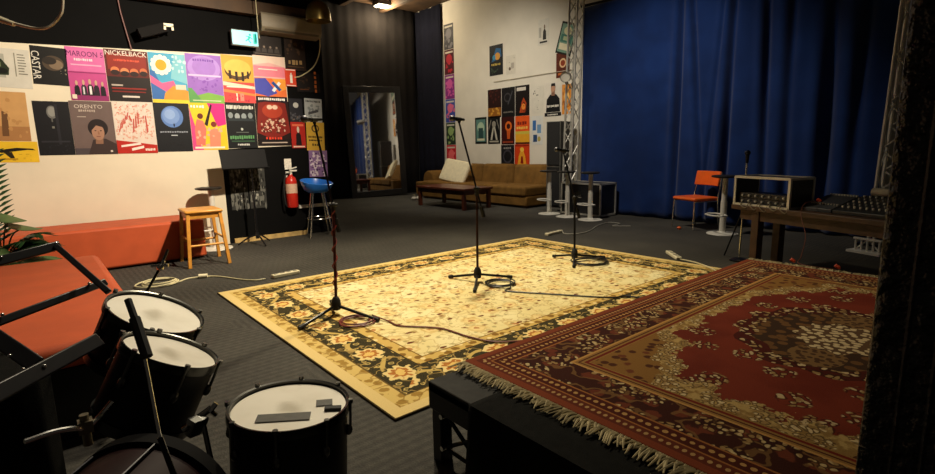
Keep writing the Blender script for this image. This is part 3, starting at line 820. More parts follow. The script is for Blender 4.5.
tag(o, 'wide near black drape covering the far wall behind the leaning mirror', 'curtain')

# ------------------------------------------------------------------ blue stage curtain on its pipe
CX0 = 7.75
creases = ((4.18, .10, .045, .0), (3.86, .06, .04, -.10), (3.41, .13, .05, .01), (2.93, .09, .045, -.04), (2.645, .10, .06, -.02), (2.20, .15, .07, -.02), (1.87, .12, .07, .0), (3.62, .03, .03, .06))
def curtain(u, v):
    yy = 5.98 - u * 4.40
    zz = 0.015 + v * (3.555 - 0.10 * u - 0.015)
    xx = 0.012 * math.sin(yy * 9 + 0.4 * math.sin(zz * 1.3)) * (0.35 + u) + 0.018 * math.sin(yy * 3.1 + 0.5)
    for (c, dp, w, sl) in creases:
        k = yy - (c + sl * (1.8 - zz))
        amp = dp * (0.55 + 0.45 * math.sin(zz * 0.9 + c * 3) ** 2)
        xx += amp * math.exp(-(k / w) ** 2) - 0.35 * amp * math.exp(-((k - w * 2.0) / (w * 1.4)) ** 2)
    xx += 0.05 * max(0, 0.35 - zz) * math.sin(yy * 17)
    return (CX0 + xx, yy, zz)
m, b, x, y, z, ob = newmat('blue_velour')
setin(b, 'Base Color', mixc(step(noise(ob, 2.0, 4), 0.3, 0.75), '#0f2656', '#153068'))
b.inputs['Roughness'].default_value = 0.9
b.inputs['Specular IOR Level'].default_value = 0.12
b.inputs['Sheen Weight'].default_value = 0.15
setbump(b, noise(ob, 200, 2), 0.2, 0.003)
cur = thing('stage_curtain', 'tall royal blue curtain hung across the right side of the room', 'curtain', (0, 0, 0))
o = sheet(curtain, 330, 36).build('cloth', m, cur)
sm = o.modifiers.new('thick', 'SOLIDIFY'); sm.thickness = 0.004
q = MB(); q.cyl((CX0, 6.05, 3.585), (CX0, 1.45, 3.475), 0.024); q.build('pipe', BLACKM, cur)

# ------------------------------------------------------------------ lighting trusses
def truss(label, loc, rz, h, wdt, n, tilt=0.0):
    t = thing('lighting_truss', label, 'truss', loc, rz, 'aluminium trusses holding the blue curtain')
    t.rotation_euler.x = tilt
    cs_ = [(-wdt / 2, -wdt / 2), (wdt / 2, -wdt / 2), (wdt / 2, wdt / 2), (-wdt / 2, wdt / 2)]
    for cx, cy in cs_:
        q = MB(); q.cyl((cx, cy, 0.02), (cx, cy, h), 0.019, seg=10); q.build('chord', ALU, t)
    q = MB(); q.box((0, 0, 0.01), (wdt * 1.7, wdt * 1.7, 0.02)); q.build('base_plate', BLACKM, t)
    dz = (h - 0.15) / n
    for f in range(4):
        a, c = cs_[f], cs_[(f + 1) % 4]
        for k in range(n):
            z0 = 0.1 + k * dz
            p, r_ = (a, c) if k % 2 == 0 else (c, a)
            q = MB(); q.cyl((*p, z0), (*r_, z0 + dz), 0.009, seg=6, caps=False); q.build('brace', ALU, t)
    return t
truss('aluminium lattice truss beside the tall black speaker at the left edge of the blue curtain', (7.58, 6.12, 0), 0.0, 4.6, 0.17, 20, 0.032)
truss('aluminium lattice truss behind the mixing desk at the right edge of the blue curtain', (7.45, 1.40, 0), 0.0, 4.6, 0.27, 18, 0.022)

# par lamp on the left truss
pl = thing('stage_lamp', 'grey round stage lamp clamped to the left truss', 'stage light', (7.38, 6.05, 2.38))
R = Vector((-0.8, -0.45, -0.15)).normalized().to_track_quat('Z', 'Y').to_matrix().to_4x4()
q = MB(); q.lathe([(0, -0.16), (0.07, -0.15), (0.085, -0.05), (0.09, 0.10), (0.082, 0.10), (0.075, -0.02), (0, -0.03)], 24, R); q.build('can', mat('lamp_grey', '#8d8a82', 0.4, 0.4), pl)
q = MB(); q.lathe([(0.0, 0.085), (0.08, 0.075), (0.08, 0.07), (0, 0.07)], 24, R); q.build('lens', mat('lens', '#d9d5c8', 0.2, var=0.0), pl)
q = MB(); q.tube([(0.08, 0.09, 0.0), (0.06, 0.06, -0.10), (0.0, -0.02, -0.13)], 0.008); q.cyl((0.06, 0.07, 0.0), (0.15, 0.075, 0.0), 0.018); q.build('yoke', BLACKM, pl)

# tall black speaker
sp = thing('loudspeaker', 'tall narrow black loudspeaker stack between the sofa and left truss', 'speaker', (8.06, 6.73, 0), 0.0)
for k, (z0, z1) in enumerate(((0.02, 0.80), (0.81, 1.66))):
    q = MB(); q.box((0, 0, (z0 + z1) / 2), (0.40, 0.34, z1 - z0)); cab = q.build('cabinet', BLACKP, sp, bev=0.01)
    q = MB(); q.box((-0.205, 0, (z0 + z1) / 2), (0.012, 0.30, z1 - z0 - 0.05)); q.build('grille', mat('speaker_grille', '#101011', 0.6, 0.1, var=0.3, scale=80, bump=0.6, bscale=220), cab)
    q = MB()
    for sy in (-1, 1):
        q.box((-0.203, sy * 0.165, (z0 + z1) / 2), (0.014, 0.014, z1 - z0))
    q.box((-0.203, 0, z1 - 0.006), (0.014, 0.34, 0.014))
    q.build('edge_trim', mat('edge_grey', '#8b8a84', 0.4, 0.7), cab)

# ------------------------------------------------------------------ sofa, cushion, coffee table
so = thing('sofa', 'long brown suede sofa against the white wall under the posters', 'sofa', (7.33, 6.98, 0), 0.0)
# local: x = depth towards the wall, y = along the wall
q = MB(); q.box((0.46, 1.75, 0.13), (0.88, 3.5, 0.20)); q.build('base', SUEDE, so, bev=0.03)
q = MB()
for yy in (0.06, 1.75, 3.44):
    for xx in (0.08, 0.84):
        q.box((xx, yy, 0.015), (0.06, 0.06, 0.03))
q.build('feet', DWOOD, so)
for k in range(3):
    q = MB(); q.box((0.36, 0.58 + k * 1.165, 0.325), (0.74, 1.15, 0.20)); o = q.build('seat_cushion', SUEDE, so, bev=0.05)
    o.modifiers['bevel'].segments = 4
for k in range(3):
    q = MB(); q.box((0.0, 0, 0.24), (0.22, 1.02, 0.52)); o = q.build('back_cushion', SUEDE, so, bev=0.08)
    o.location = (0.76, 0.52 + k * 1.02, 0.33); o.rotation_euler = (0.02 * (k - 1), 0.16, 0)
    o.modifiers['bevel'].segments = 5
q = MB(); q.cyl((0.30, 0, 0.38), (0.90, 0, 0.38), 0.22, seg=24); q.box((0.465, 0, 0.18), (0.87, 0.34, 0.32)); o = q.build('arm', SUEDE, so, bev=0.03); o.location = (0, 3.62, 0.05)
pc = MB(); pc.box((0, 0, 0), (0.13, 0.84, 0.56))
o = pc.build('cushion', mat('white_fleece', '#e2d6b4', 0.95, var=0.08, scale=14, bump=0.8, bscale=35, spec=0.1), loc=(7.62, 9.50, 0.655), bev=0.05, subsurf=2)
o.rotation_euler = (0.14, 0.45, 0.12)
tag(o, 'floppy white cushion leaning on the left half of the brown sofa', 'cushion')

ct = thing('coffee_table', 'low reddish brown wooden coffee table in front of the sofa', 'coffee table', (6.67, 8.40, 0), 0.0)
RW = mat('red_brown_wood', '#5c2c1a', 0.35, var=0.25, scale=10)
q = MB(); q.box((0, 0, 0.40), (0.76, 1.60, 0.04)); q.build('top', RW, ct, bev=0.006)
q = MB(); q.box((0, 0, 0.335), (0.64, 1.46, 0.09)); q.build('apron', RW, ct)
for sx in (-1, 1):
    for sy in (-1, 1):
        q = MB(); q.box((sx * .32, sy * .73, .19), (.07, .07, .38)); q.build('leg', RW, ct, bev=0.005)

# ------------------------------------------------------------------ leaning mirror
mr_ = thing('standing_mirror', 'tall dark framed mirror leaning on the black wall', 'mirror', (6.83, 11.60, 0.02), math.radians(-9.6))
mi_ = bpy.data.objects
mw, mh, fwid = 1.50, 2.72, 0.15
lean = Matrix.Rotation(-math.radians(1.2), 3, 'X') @ Matrix.Rotation(math.radians(-1.6), 3, 'Y')
def mbx(c, dd, name, mm):
    q = MB(); q.box(lean @ V(c), dd, lean); return q.build(name, mm, mr_, bev=0.006)
FRM = mat('mirror_frame', '#1d1b1a', 0.4, var=0.25)
mbx((-mw / 2 + fwid / 2, 0, mh / 2), (fwid, 0.05, mh), 'frame_side', FRM)
mbx((mw / 2 - fwid / 2, 0, mh / 2), (fwid, 0.05, mh), 'frame_side', FRM)
mbx((0, 0, mh - fwid / 2), (mw - 2 * fwid, 0.05, fwid), 'frame_rail', FRM)
mbx((0, 0, fwid / 2), (mw - 2 * fwid, 0.05, fwid), 'frame_rail', FRM)
mbx((0, 0.005, mh / 2), (mw - 2 * fwid + .02, 0.02, mh - 2 * fwid + .02), 'glass', mat('mirror_glass', '#e6e6e6', 0.03, 1.0, var=0.0))

# ------------------------------------------------------------------ pedestal bar stools
def bar_stool(label, loc, rz):
    t = thing('bar_stool', label, 'stool', loc, rz, 'white pedestal bar stools with thin black seats')
    q = MB(); q.lathe([(0, 0), (0.19, 0), (0.195, 0.006), (0.19, 0.014), (0.05, 0.026), (0.035, 0.05), (0, 0.05)], 36); q.build('base', WHITEM, t)
    q = MB(); q.cyl((0, 0, 0.03), (0, 0, 0.44), 0.040, seg=20); q.cyl((0, 0, 0.44), (0, 0, 0.745), 0.034, seg=20); q.build('post', WHITEM, t)
    q = MB(); q.tube([(0.0, 0.03, 0.26), (0.03, 0.14, 0.26), (0.12, 0.17, 0.26), (0.19, 0.10, 0.26), (0.21, 0, 0.26), (0.19, -0.10, 0.26), (0.12, -0.17, 0.26), (0.03, -0.14, 0.26), (0.0, -0.03, 0.26)], 0.011); q.build('footrest', WHITEM, t)
    q = MB(); q.lathe([(0, 0.745), (0.11, 0.745), (0.15, 0.755), (0.155, 0.768), (0.14, 0.778), (0, 0.775)], 36, Matrix.Translation((0.02, 0, 0)) @ Matrix.Diagonal((1.0, 1.0, 1, 1))); q.build('seat', mat('seat_black', '#1a1614', 0.5), t)
    return t
b0 = bar_stool('white pedestal bar stool nearest the sofa, first of three by the left truss', (7.03, 6.11, 0), 2.6)
dup(b0, (6.94, 5.63, 0), 2.4, 'white pedestal bar stool in the middle of three by the left truss')
dup(b0, (6.88, 5.11, 0), 2.9, 'white pedestal bar stool farthest from the sofa, of three by the left truss')
dup(b0, (6.95, 3.03, 0), 2.5, 'white pedestal bar stool standing right of the orange chair')
dup(b0, (1.70, 6.97, 0), 2.8, 'white pedestal bar stool half hidden behind the wooden stool by the red bench')

# flight case behind the stools
fc = thing('flight_case', 'black flight case with silver edges behind the white bar stools', 'case', (7.40, 5.55, 0), 0.0)
q = MB(); q.box((0, 0, 0.29), (0.42, 0.82, 0.54)); q.build('body', BLACKP, fc, bev=0.004)
q = MB()
for sx in (-.21, .21):
    for zz in (.03, .555):
        q.box((sx, 0, zz), (.028, .84, .028))
for sy in (-.41, .41):
    for zz in (.03, .555):
        q.box((0, sy, zz), (.44, .028, .028))
    for sx in (-.21, .21):
        q.box((sx, sy, .29), (.028, .028, .55))
q.build('edging', ALU, fc)
q = MB(); q.box((-.215, 0.05, .36), (.012, .14, .10)); q.build('latch', CHROME, fc)

# ------------------------------------------------------------------ orange chair
oc = thing('side_chair', 'orange vinyl chair with thin chrome legs in front of the blue curtain', 'chair', (7.23, 3.56, 0), math.atan2(-0.36, 0.93))
# local: -x = front
def pad(pts, thick):
    q = MB(); q.prism(pts, thick); return q
q = MB(); q.box((0, 0, 0.425), (0.42, 0.44, 0.05)); q.build('seat', ORANGEV, oc, bev=0.02)
q = MB()
n = 10
for i in range(n):
    a0, a1 = -0.5 + i / n, -0.5 + (i + 1) / n
    x0, x1 = 0.25 - 0.16 * a0 * a0, 0.25 - 0.16 * a1 * a1
    q.prism([(x0 - .04, a0 * .44, .60), (x1 - .04, a1 * .44, .60), (x1, a1 * .44, .80), (x0, a0 * .44, .80)], (.03, 0, 0))
bmesh.ops.remove_doubles(q.bm, verts=q.bm.verts, dist=0.0005)
q.build('backrest', ORANGEV, oc, bev=0.008)
for sy in (-1, 1):
    q = MB(); q.tube([(-0.19, sy * .20, .40), (-0.205, sy * .21, 0.0)], 0.011); q.build('leg', CHROME, oc)
    q = MB(); q.tube(smoothline([(0.23, sy * .225, 0.0), (0.19, sy * .225, .40), (0.22, sy * .225, .60), (0.235, sy * .225, .79)], 5), 0.011); q.build('leg', CHROME, oc)
    q = MB(); q.tube([(-0.19, sy * .205, .392), (0.19, sy * .22, .392)], 0.010); q.build('side_rail', CHROME, oc)
q = MB(); q.sph((0, 0, 0.02), 0.03, (1, 1, .7), 12); tag(q.build('bottle_cap', ORANGEV, loc=(6.95, 3.63, 0)), 'small orange cap on the floor in front of the orange chair', 'cap')

# ------------------------------------------------------------------ wooden stool
ws = thing('wooden_stool', 'yellow varnished wooden bar stool by the end of the red bench', 'stool', (1.385, 6.20, 0), math.radians(-3))
q = MB(); q.box((0, 0, 0.585), (0.37, 0.46, 0.03)); q.build('seat', YWOOD, ws, bev=0.012)
q = MB()
for sy in (-.19, .19): q.box((0, sy, .54), (.30, .02, .055))
for sx in (-.15, .15): q.box((sx, 0, .54), (.02, .36, .055))
q.build('apron', YWOOD, ws)
for sx in (-1, 1):
    for sy in (-1, 1):
        q = MB()
        t0, t1 = Vector((sx * .155, sy * .195, .575)), Vector((sx * .195, sy * .25, 0))
        q.bar(t0, t1, .035, .035, (0, 1, 0)); q.build('leg', YWOOD, ws, bev=0.004)
for sy in (-1, 1):
    q = MB(); q.cyl((-.175, sy * .228, .23), (.175, sy * .228, .23), .012); q.build('rung', YWOOD, ws)
for sx in (-1, 1):
    q = MB(); q.cyl((sx * .172, -.22, .29), (sx * .172, .22, .29), .012); q.build('rung', YWOOD, ws)

# ------------------------------------------------------------------ benches
q = MB(); q.box((-0.245, 6.84, 0.235), (3.44, 0.72, 0.43))
tag(q.build('bench', REDV, bev=0.025), 'long red vinyl bench along the white wall under the posters', 'bench')
ot = thing('ottoman', 'broad red padded seat in the left foreground behind the drums', 'ottoman', (-0.22, 3.70, 0))
q = MB(); q.box((0.01, .12, 0.37), (1.12, 2.36, 0.11)); o = q.build('cushion', REDV, ot, bev=0.05); o.modifiers['bevel'].segments = 4
q = MB(); q.box((0, .12, 0.155), (1.04, 2.28, 0.31)); q.build('plinth', BLACKP, ot)

# ------------------------------------------------------------------ music stand
ms = thing('music_stand', 'black music stand with flat tray in front of the black wall section', 'music stand', (2.19, 6.90, 0), 0.1)
q = MB(); q.box((0, 0.0, 0), (0.58, 0.012, 0.25)); q.box((0, -0.03, -0.125), (0.58, 0.06, 0.01)); o = q.build('tray', mat('tray_black', '#0e0e0f', .6, var=.1, spec=.2), ms, bev=0.003); o.location = (-0.09, -0.02, 1.11); o.rotation_euler = (-0.25, 0, 0)
q = MB(); q.cyl((0, 0, 0.10), (0, 0, 0.62), 0.014); q.cyl((0, 0, 0.60), (0, 0, 1.11), 0.009); q.build('pole', BLACKM, ms)
q = MB(); q.cyl((0, 0, 0.58), (0, 0, 0.65), 0.02); q.build('clutch', RUBBER, ms)
q = MB(); q.cyl((0, 0, 0.08), (0, 0, 0.16), 0.022); q.build('hub', BLACKP, ms)
for k in range(3):
    a = 0.5 + k * 2 * PI / 3
    q = MB(); q.tube(smoothline([(0, 0, .13), (.10 * math.cos(a), .10 * math.sin(a), .10), (.24 * math.cos(a), .24 * math.sin(a), .012)], 5), .010); q.build('leg', BLACKM, ms)

# ------------------------------------------------------------------ extinguisher
ex = thing('fire_extinguisher', 'red fire extinguisher hung on the black wall left of the blue stool', 'fire extinguisher', (2.79, WY - 0.10, 0.42))
EXR = mat('extinguisher_red', '#c8281c', 0.3, coat=0.4, var=0.05)
q = MB(); q.lathe([(0, 0), (0.07, 0.0), (0.078, 0.015), (0.078, 0.36), (0.065, 0.41), (0.03, 0.44), (0.025, 0.46), (0, 0.46)], 28); q.build('cylinder', EXR, ex)
q = MB(); q.lathe([(0.0785, 0.20), (0.0792, 0.20), (0.0792, 0.33), (0.0785, 0.33)], 28); q.build('label', mat('label_cream', '#d9b49a', 0.5, var=0.12, scale=40), ex)
q = MB(); q.cyl((0, 0, 0.45), (0, 0, 0.50), 0.025); q.box((0.03, -0.03, 0.51), (0.10, 0.025, 0.02)); q.box((0.03, -0.03, 0.545), (0.11, 0.022, 0.014), Euler((0, -0.25, 0)).to_matrix()); q.build('valve', WHITEM, ex)
q = MB(); q.tube(smoothline([(-0.02, -0.02, 0.47), (-0.09, -0.05, 0.45), (-0.125, -0.05, 0.28), (-0.115, -0.04, 0.08), (-0.09, -0.03, 0.02)], 6), 0.012); q.build('hose', RUBBER, ex)
q = MB(); q.box((0, 0.082, 0.42), (0.07, 0.02, 0.16)); q.build('bracket', WHITEM, ex)
tg = MB(); tg.box((0, 0, 0), (0.10, 0.003, 0.15)); tag(tg.build('instruction_card', mat('card_white', '#e6dfd0', 0.5, var=0.2, scale=50), loc=(2.80, WY - 0.012, 1.02)), 'small white instruction card on the wall above the extinguisher', 'card')

# ------------------------------------------------------------------ blue bucket bar stool
bs = thing('bucket_stool', 'blue plastic bucket bar stool on splayed chrome legs', 'stool', (3.07, 6.93, 0))
BL = mat('blue_plastic', '#2c78d8', 0.3, var=0.08, coat=0.2)
prof = [(0.0, 0.62), (0.12, 0.62), (0.18, 0.66), (0.215, 0.74), (0.225, 0.77), (0.215, 0.775), (0.19, 0.72), (0.14, 0.675), (0.08, 0.66), (0, 0.658)]
q = MB(); q.lathe(prof, 36)
for v in q.bm.verts:
    k = max(0, (v.co.z - 0.66)) / 0.11
    v.co.z += 0.055 * k * (v.co.y * 3.0 + v.co.x * -1.2)
q.build('seat', BL, bs)
for k in range(4):
    a = 0.55 + k * PI / 2
    q = MB(); q.tube([(.10 * math.cos(a), .10 * math.sin(a), .63), (.22 * math.cos(a), .22 * math.sin(a), .0)], .011); q.build('leg', CHROME, bs)
q = MB(); q.torus((0, 0, .26), .172, .009); q.build('foot_ring', CHROME, bs)

# ------------------------------------------------------------------ microphone stands
DKM = mat('stand_black', '#1a1a1c', 0.35, 0.5, var=0.15)
def mic_stand(label, miclab, hub, feet, piv, tip, tail, polemat, micdir):
    h = V(hub)
    t = thing('microphone_stand', label, 'microphone stand', hub, 0, 'microphone stands on the cream rug')
    q = MB(); q.lathe([(0.0, .040), (.030, .040), (.036, .065), (.032, .11), (.018, .135), (0, .135)], 20); q.build('hub', RUBBER, t)
    for f in feet:
        fv = V(f) - h
        d = fv.copy(); d.z = 0
        q = MB(); q.tube([(0, 0, .072), fv * 0.88 + Vector((0, 0, .065 * .12))], .011); lg = q.build('leg', DKM, t)
        q = MB(); q.tube([fv * 0.86 + Vector((0, 0, .065 * .14)), fv], .015); q.build('rubber_foot', RUBBER, lg)
    pv, tp = V(piv) - h, V(tip) - h
    q = MB(); q.cyl((0, 0, .07), pv, .011); q.build('pole', polemat, t)
    q = MB(); q.cyl(pv - Vector((0, 0, .05)), pv + Vector((0, 0, .02)), .018); q.sph(pv + Vector((0, 0, .01)), .022, seg=12); q.cyl(pv + Vector((-.03, 0, .01)), pv + Vector((.03, 0, .01)), .012); q.build('clutch', RUBBER, t)
    d = (tp - pv).normalized()
    q = MB(); q.tube([pv - d * tail, tp], .008); q.build('boom', DKM, t)
    q = MB(); q.tube([pv - d * (tail + .03), pv - d * (tail - .07)], .017); q.build('counterweight', RUBBER, t)
    md = V(micdir).normalized()
    q = MB(); q.cyl(tp, tp + Vector((0, 0, .02)), .012); q.cyl(tp + Vector((0, 0, .03)) - md * .02, tp + Vector((0, 0, .03)) + md * .035, .018); q.build('clip', RUBBER, t)
    # the microphone rests in the clip
    base = V(tip) + Vector((0, 0, .032))
    mk = thing('microphone', miclab, 'microphone', base, 0, 'microphones on the stands')
    q = MB(); q.cyl(-md * .07, md * .08, .011, .016); q.build('body', DKM, mk)
    q = MB(); q.sph(md * .10, .026, (1, 1, 1), 16); q.cyl(md * .075, md * .092, .018, .024); q.build('grille', mat('mic_grille', '#55555a', 0.45, 0.9, var=0.3, scale=300), mk)
    return t
FZ = .012
mic_stand('black microphone stand with red cable nearest the floor tom on the cream rug', 'microphone on the stand nearest the poster wall and drums', (1.60, 3.42, FZ),
          [(1.742, 3.062, .027), (1.259, 3.285, .027), (1.70, 3.72, .027)], (1.655, 3.48, .80), (1.585, 3.545, 1.385), .16,
          mat('pole_red_wound', '#4a1d18', 0.4, 0.3, var=0.4, scale=40), (-.80, -.35, -.02))
mic_stand('black microphone stand standing in the middle of the cream rug', 'microphone on the middle stand in front of the coffee table', (2.955, 3.40, FZ),
          [(2.852, 3.685, .027), (3.265, 3.278, .027), (2.70, 3.15, .027)], (3.005, 3.45, .83), (2.90, 3.545, 1.41), .22,
          mat('pole_brown_wound', '#3a2420', 0.4, 0.4, var=0.3, scale=40), (-.95, -.25, .03))
mic_stand('black microphone stand near the far corner of the cream rug by the white bar stools', 'microphone on the farthest stand in front of the left truss', (4.22, 3.32, FZ),
          [(4.225, 3.614, .027), (4.56, 3.19, .027), (3.98, 3.14, .027)], (4.27, 3.37, .66), (4.21, 3.47, 1.12), .18, DKM, (-.9, .1, .1))

def coil(c, R, n, r, seed, z0, sq=1.0):
    rn = random.Random(seed)
    pts = []
    for k in range(n * 18 + 1):
        a = k * 2 * PI / 18
        i = k / 18
        rr = R * (1 + .12 * math.sin(i * 2.1 + seed) + rn.uniform(-.02, .02))
        pts.append((c[0] + rr * math.cos(a) + .02 * math.sin(i * 3), c[1] + sq * rr * math.sin(a) + .02 * math.cos(i * 2.3), z0 + r + i * r * 0.9))
    return pts
def cable(name, label, pts, r, m):
    q = MB(); q.tube(pts, r, 6)
    return tag(q.build(name, m), label, 'cable')
z0 = FZ + .002
cable('microphone_cable', 'red cable coiled at the foot of the left microphone stand and trailing to the stage',
      coil((1.62, 3.16), .115, 3, .005, 1, z0) + smoothline([(1.79, 3.0, z0 + .006), (1.80, 2.868, z0 + .006), (1.965, 2.651, z0 + .006), (2.005, 2.39, z0 + .006), (2.085, 2.2, z0 + .006), (2.336, 2.057, z0 + .006), (2.55, 2.03, z0 + .006), (2.75, 1.75, z0 + .006), (2.8, 1.60, z0 + .006)], 8), .006, mat('maroon_cable', '#6b2418', .5, var=.2))
cable('microphone_cable', 'black cable coiled by the middle microphone stand and trailing towards the red rug',
      coil((3.03, 3.19), .12, 3, .006, 2, z0) + smoothline([(3.0, 3.03, z0 + .006), (2.92, 2.98, z0 + .006), (3.147, 2.615, z0 + .006), (3.363, 2.292, z0 + .006), (3.508, 2.19, z0 + .006), (3.6, 1.62, z0 + .006)], 8), .006, BLKC)
cable('microphone_cable', 'black cable coiled around the foot of the farthest microphone stand',
      coil((4.28, 3.17), .17, 3, .006, 3, z0), .006, BLKC)
# cable wound down the left stand
q = MB(); q.tube([(1.603 + .052 * k / 60 + .017 * math.cos(k * .5), 3.423 + .057 * k / 60 + .017 * math.sin(k * .5), .20 + k * .57 / 60) for k in range(61)], .005, 6)
tag(q.build('stand_cable', REDC), 'dark red cable wound round the pole of the left microphone stand', 'cable')

# power boards and cords on the carpet
def power_board(label, p0, p1):
    p0, p1 = V(p0[0], p0[1], 0), V(p1[0], p1[1], 0)
    c = (p0 + p1) / 2
    t = thing('power_board', label, 'power board', (c.x, c.y, 0), math.atan2((p1 - p0).y, (p1 - p0).x), 'white power boards on the carpet')
    L = (p1 - p0).length
    q = MB(); q.box((0, 0, .02), (L, .06, .036)); q.build('body', CREAMP, t, bev=.008)
    for k in range(4):
        q = MB(); q.box((-L * .36 + k * L * .24, 0, .039), (L * .12, .035, .004)); q.build('outlet', mat('outlet_grey', '#8f8a7a', .5), t)
    return t
power_board('white power board near the left corner of the cream rug by the music stand', (1.66, 4.90), (1.93, 4.93))
power_board('white power board behind the cream rug near the white bar stools', (5.25, 4.61), (5.62, 4.66))
power_board('white power board just off the right corner of the cream rug', (5.30, 2.88), (5.05, 2.62))
def cord(label, pts, r=.007, m=None, name='extension_cord'):
    return cable(name, label, pts, r, m or GREYC)
zc = .008
cord('cream extension cord with a loose coil running past the red bench', coil((.80, 5.46), .15, 3, .008, 5, 0.0) + smoothline([(.947, 5.378, zc), (1.068, 5.468, zc), (1.271, 5.378, zc), (1.414, 5.075, zc), (1.507, 4.931, zc), (1.60, 4.915, zc)], 8))
q = MB(); q.cyl((1.14, 5.43, .022), (1.21, 5.40, .022), .02); tag(q.build('plug', CREAMP), 'cream plug joint on the extension cord in front of the wooden stool', 'plug')
cord('grey extension cord curling in front of the white bar stools', smoothline([(5.63, 4.66, .02), (5.52, 4.50, zc), (5.683, 4.383, zc), (5.982, 4.44, zc), (6.44, 4.636, zc), (6.80, 4.70, zc), (6.80, 4.50, zc), (6.55, 4.45, zc), (6.70, 4.25, zc)], 8), .009, mat('grey_cable', '#8f8c80', .5))
cord('cream extension cord running from the right power board to the stage', smoothline([(5.03, 2.60, .022), (4.99, 2.41, .022), (4.84, 2.18, .022), (4.62, 1.95, .022), (4.45, 1.70, .016), (4.35, 1.50, .012)], 8))

# ------------------------------------------------------------------ desk at right with its equipment
ang = math.atan2(-.944, -.33) + PI / 2        # local -y... local x runs into the room, local -y along the front edge
dk = thing('desk', 'dark wooden trestle table carrying the mixing desk behind the stage', 'table', (5.10, 2.13, 0), math.atan2(-.33, .944))
# local x: away from the stage, local -y: along the front edge towards the right
q = MB(); q.box((.32, -.80, .595), (.64, 1.66, .045)); q.build('top', TWOOD, dk, bev=.005)
q = MB(); q.box((.05, -.80, .53), (.03, 1.5, .09)); q.box((.59, -.80, .53), (.03, 1.5, .09)); q.build('apron', TWOOD, dk)
for (lx, ly) in ((.06, -.22), (.06, -1.46), (.34, -.22), (.34, -1.46)):
    q = MB(); q.box((lx, ly, .2875), (.075, .075, .575)); q.build('leg', TWOOD, dk, bev=.005)
def on_desk(lx, ly, zz=.618):
    a = dk.rotation_euler.z
    return (5.10 + lx * math.cos(a) - ly * math.sin(a), 2.13 + lx * math.sin(a) + ly * math.cos(a), zz)
rz_ = dk.rotation_euler.z
rc = thing('rack_case', 'open silver edged rack case with audio gear at the left end of the table', 'rack case', on_desk(.02, .015), rz_)
W_, D_, H_ = .56, .28, .265
q = MB()
q.box((D_ / 2, -W_ / 2, .008), (D_, W_, .016)); q.box((D_ / 2, -W_ / 2, H_ - .008), (D_, W_, .016))
for yy in (-.008, -W_ + .008): q.box((D_ / 2, yy, H_ / 2), (D_, .016, H_))
q.build('shell', BLACKP, rc)
q = MB()
for xx in (0.0, D_):
    for yy in (-.004, -W_ + .004): q.box((xx, yy, H_ / 2), (.022, .022, H_))
    for zz in (.006, H_ - .004): q.box((xx, -W_ / 2, zz), (.022, W_, .022))
for yy in (-.004, -W_ + .004):
    for zz in (.006, H_ - .004): q.box((D_ / 2, yy, zz), (D_, .022, .022))
q.build('edging', ALU, rc)
for k, hh in enumerate((.045, .045)):
    q = MB(); q.box((D_ / 2 - .02, -W_ / 2, .042 + k * .050), (D_ - .10, W_ - .05, hh)); u_ = q.build('rack_unit', mat('gear_black', '#1d1d20', .4, var=.2), rc)
    q = MB()
    for j in range(7):
        q.cyl((.03, -.07 - j * .07, .042 + k * .05), (.012, -.07 - j * .07, .042 + k * .05), .010, seg=10)
    q.build('knobs', mat('knob_grey', '#8c8a84', .4), u_)
q = MB()
for j in range(5):
    q.tube(smoothline([(.0, -.08 - j * .1, .03), (-.03, -.10 - j * .1, .0), (-.025, -.15 - j * .1, -.02 - .01 * (j % 3)), (.0, -.16 - j * .1, .03)], 5), .005)
q.build('patch_leads', mat('patch_lead', '#6b5f4a', .5), rc)

mxr = thing('mixing_desk', 'grey sloped mixing desk with a row of pale knobs beside the rack case', 'mixer', on_desk(.10, -.60), rz_)
def wedge(w, dd, h0, h1):
    q = MB(); q.prism([(0, 0, 0), (dd, 0, 0), (dd, 0, h1), (dd * .82, 0, h1), (0, 0, h0)], (0, -w, 0)); return q
wedge(.25, .36, .03, .115).build('body', mat('mixer_grey', '#3a3b3d', .45, var=.15), mxr, bev=.004)
q = MB()
for j in range(10): q.cyl((.325, -.02 - j * .0235, .112), (.325, -.02 - j * .0235, .128), .009, seg=10)
q.build('knobs', mat('knob_white', '#c8c4b6', .4), mxr)
q = MB()
for j in range(10): q.box((.10, -.02 - j * .0235, .062), (.02, .010, .012))
q.build('faders', mat('knob_grey', '#8c8a84', .4), mxr)
mx2 = thing('mixing_desk', 'long black mixing desk with many small knobs at the right end of the table', 'mixer', on_desk(.08, -.87), rz_)
wedge(.70, .42, .03, .125).build('body', mat('mixer_black', '#1e1f20', .45, var=.2), mx2, bev=.004)
for i in range(5):
    q = MB()
    for j in range(15): q.cyl((.08 + i * .062, -.03 - j * .045, .045 + i * .0165), (.08 + i * .062, -.03 - j * .045, .066 + i * .0165), .008, seg=8)
    q.build('knobs', mat(('knob_white', 'knob_grey')[i % 2], '#8c8a84', .4), mx2)
p_ = on_desk(.45, -1.12, .79)
q = MB(); q.cyl(V(on_desk(.462, -.93, .778)), V(on_desk(.462, -1.40, .778)), .034, seg=20)
tag(q.build('rolled_cloth', mat('roll_grey', '#a39c8c', .7, var=.15)), 'grey rolled tube lying along the back edge of the long black mixing desk', 'roll')
cable('instrument_lead', 'orange lead hanging from the mixing desk over the table edge to the stage', smoothline([on_desk(.14, -.70, .70), on_desk(.0, -.70, .69), on_desk(-.05, -.71, .60), (4.62, 1.37, .46), (4.33, 1.30, .352), (4.05, 1.22, .352), (4.02, 1.0, .352)], 8), .003, mat('dark_orange_lead', '#5a2a18', .5))
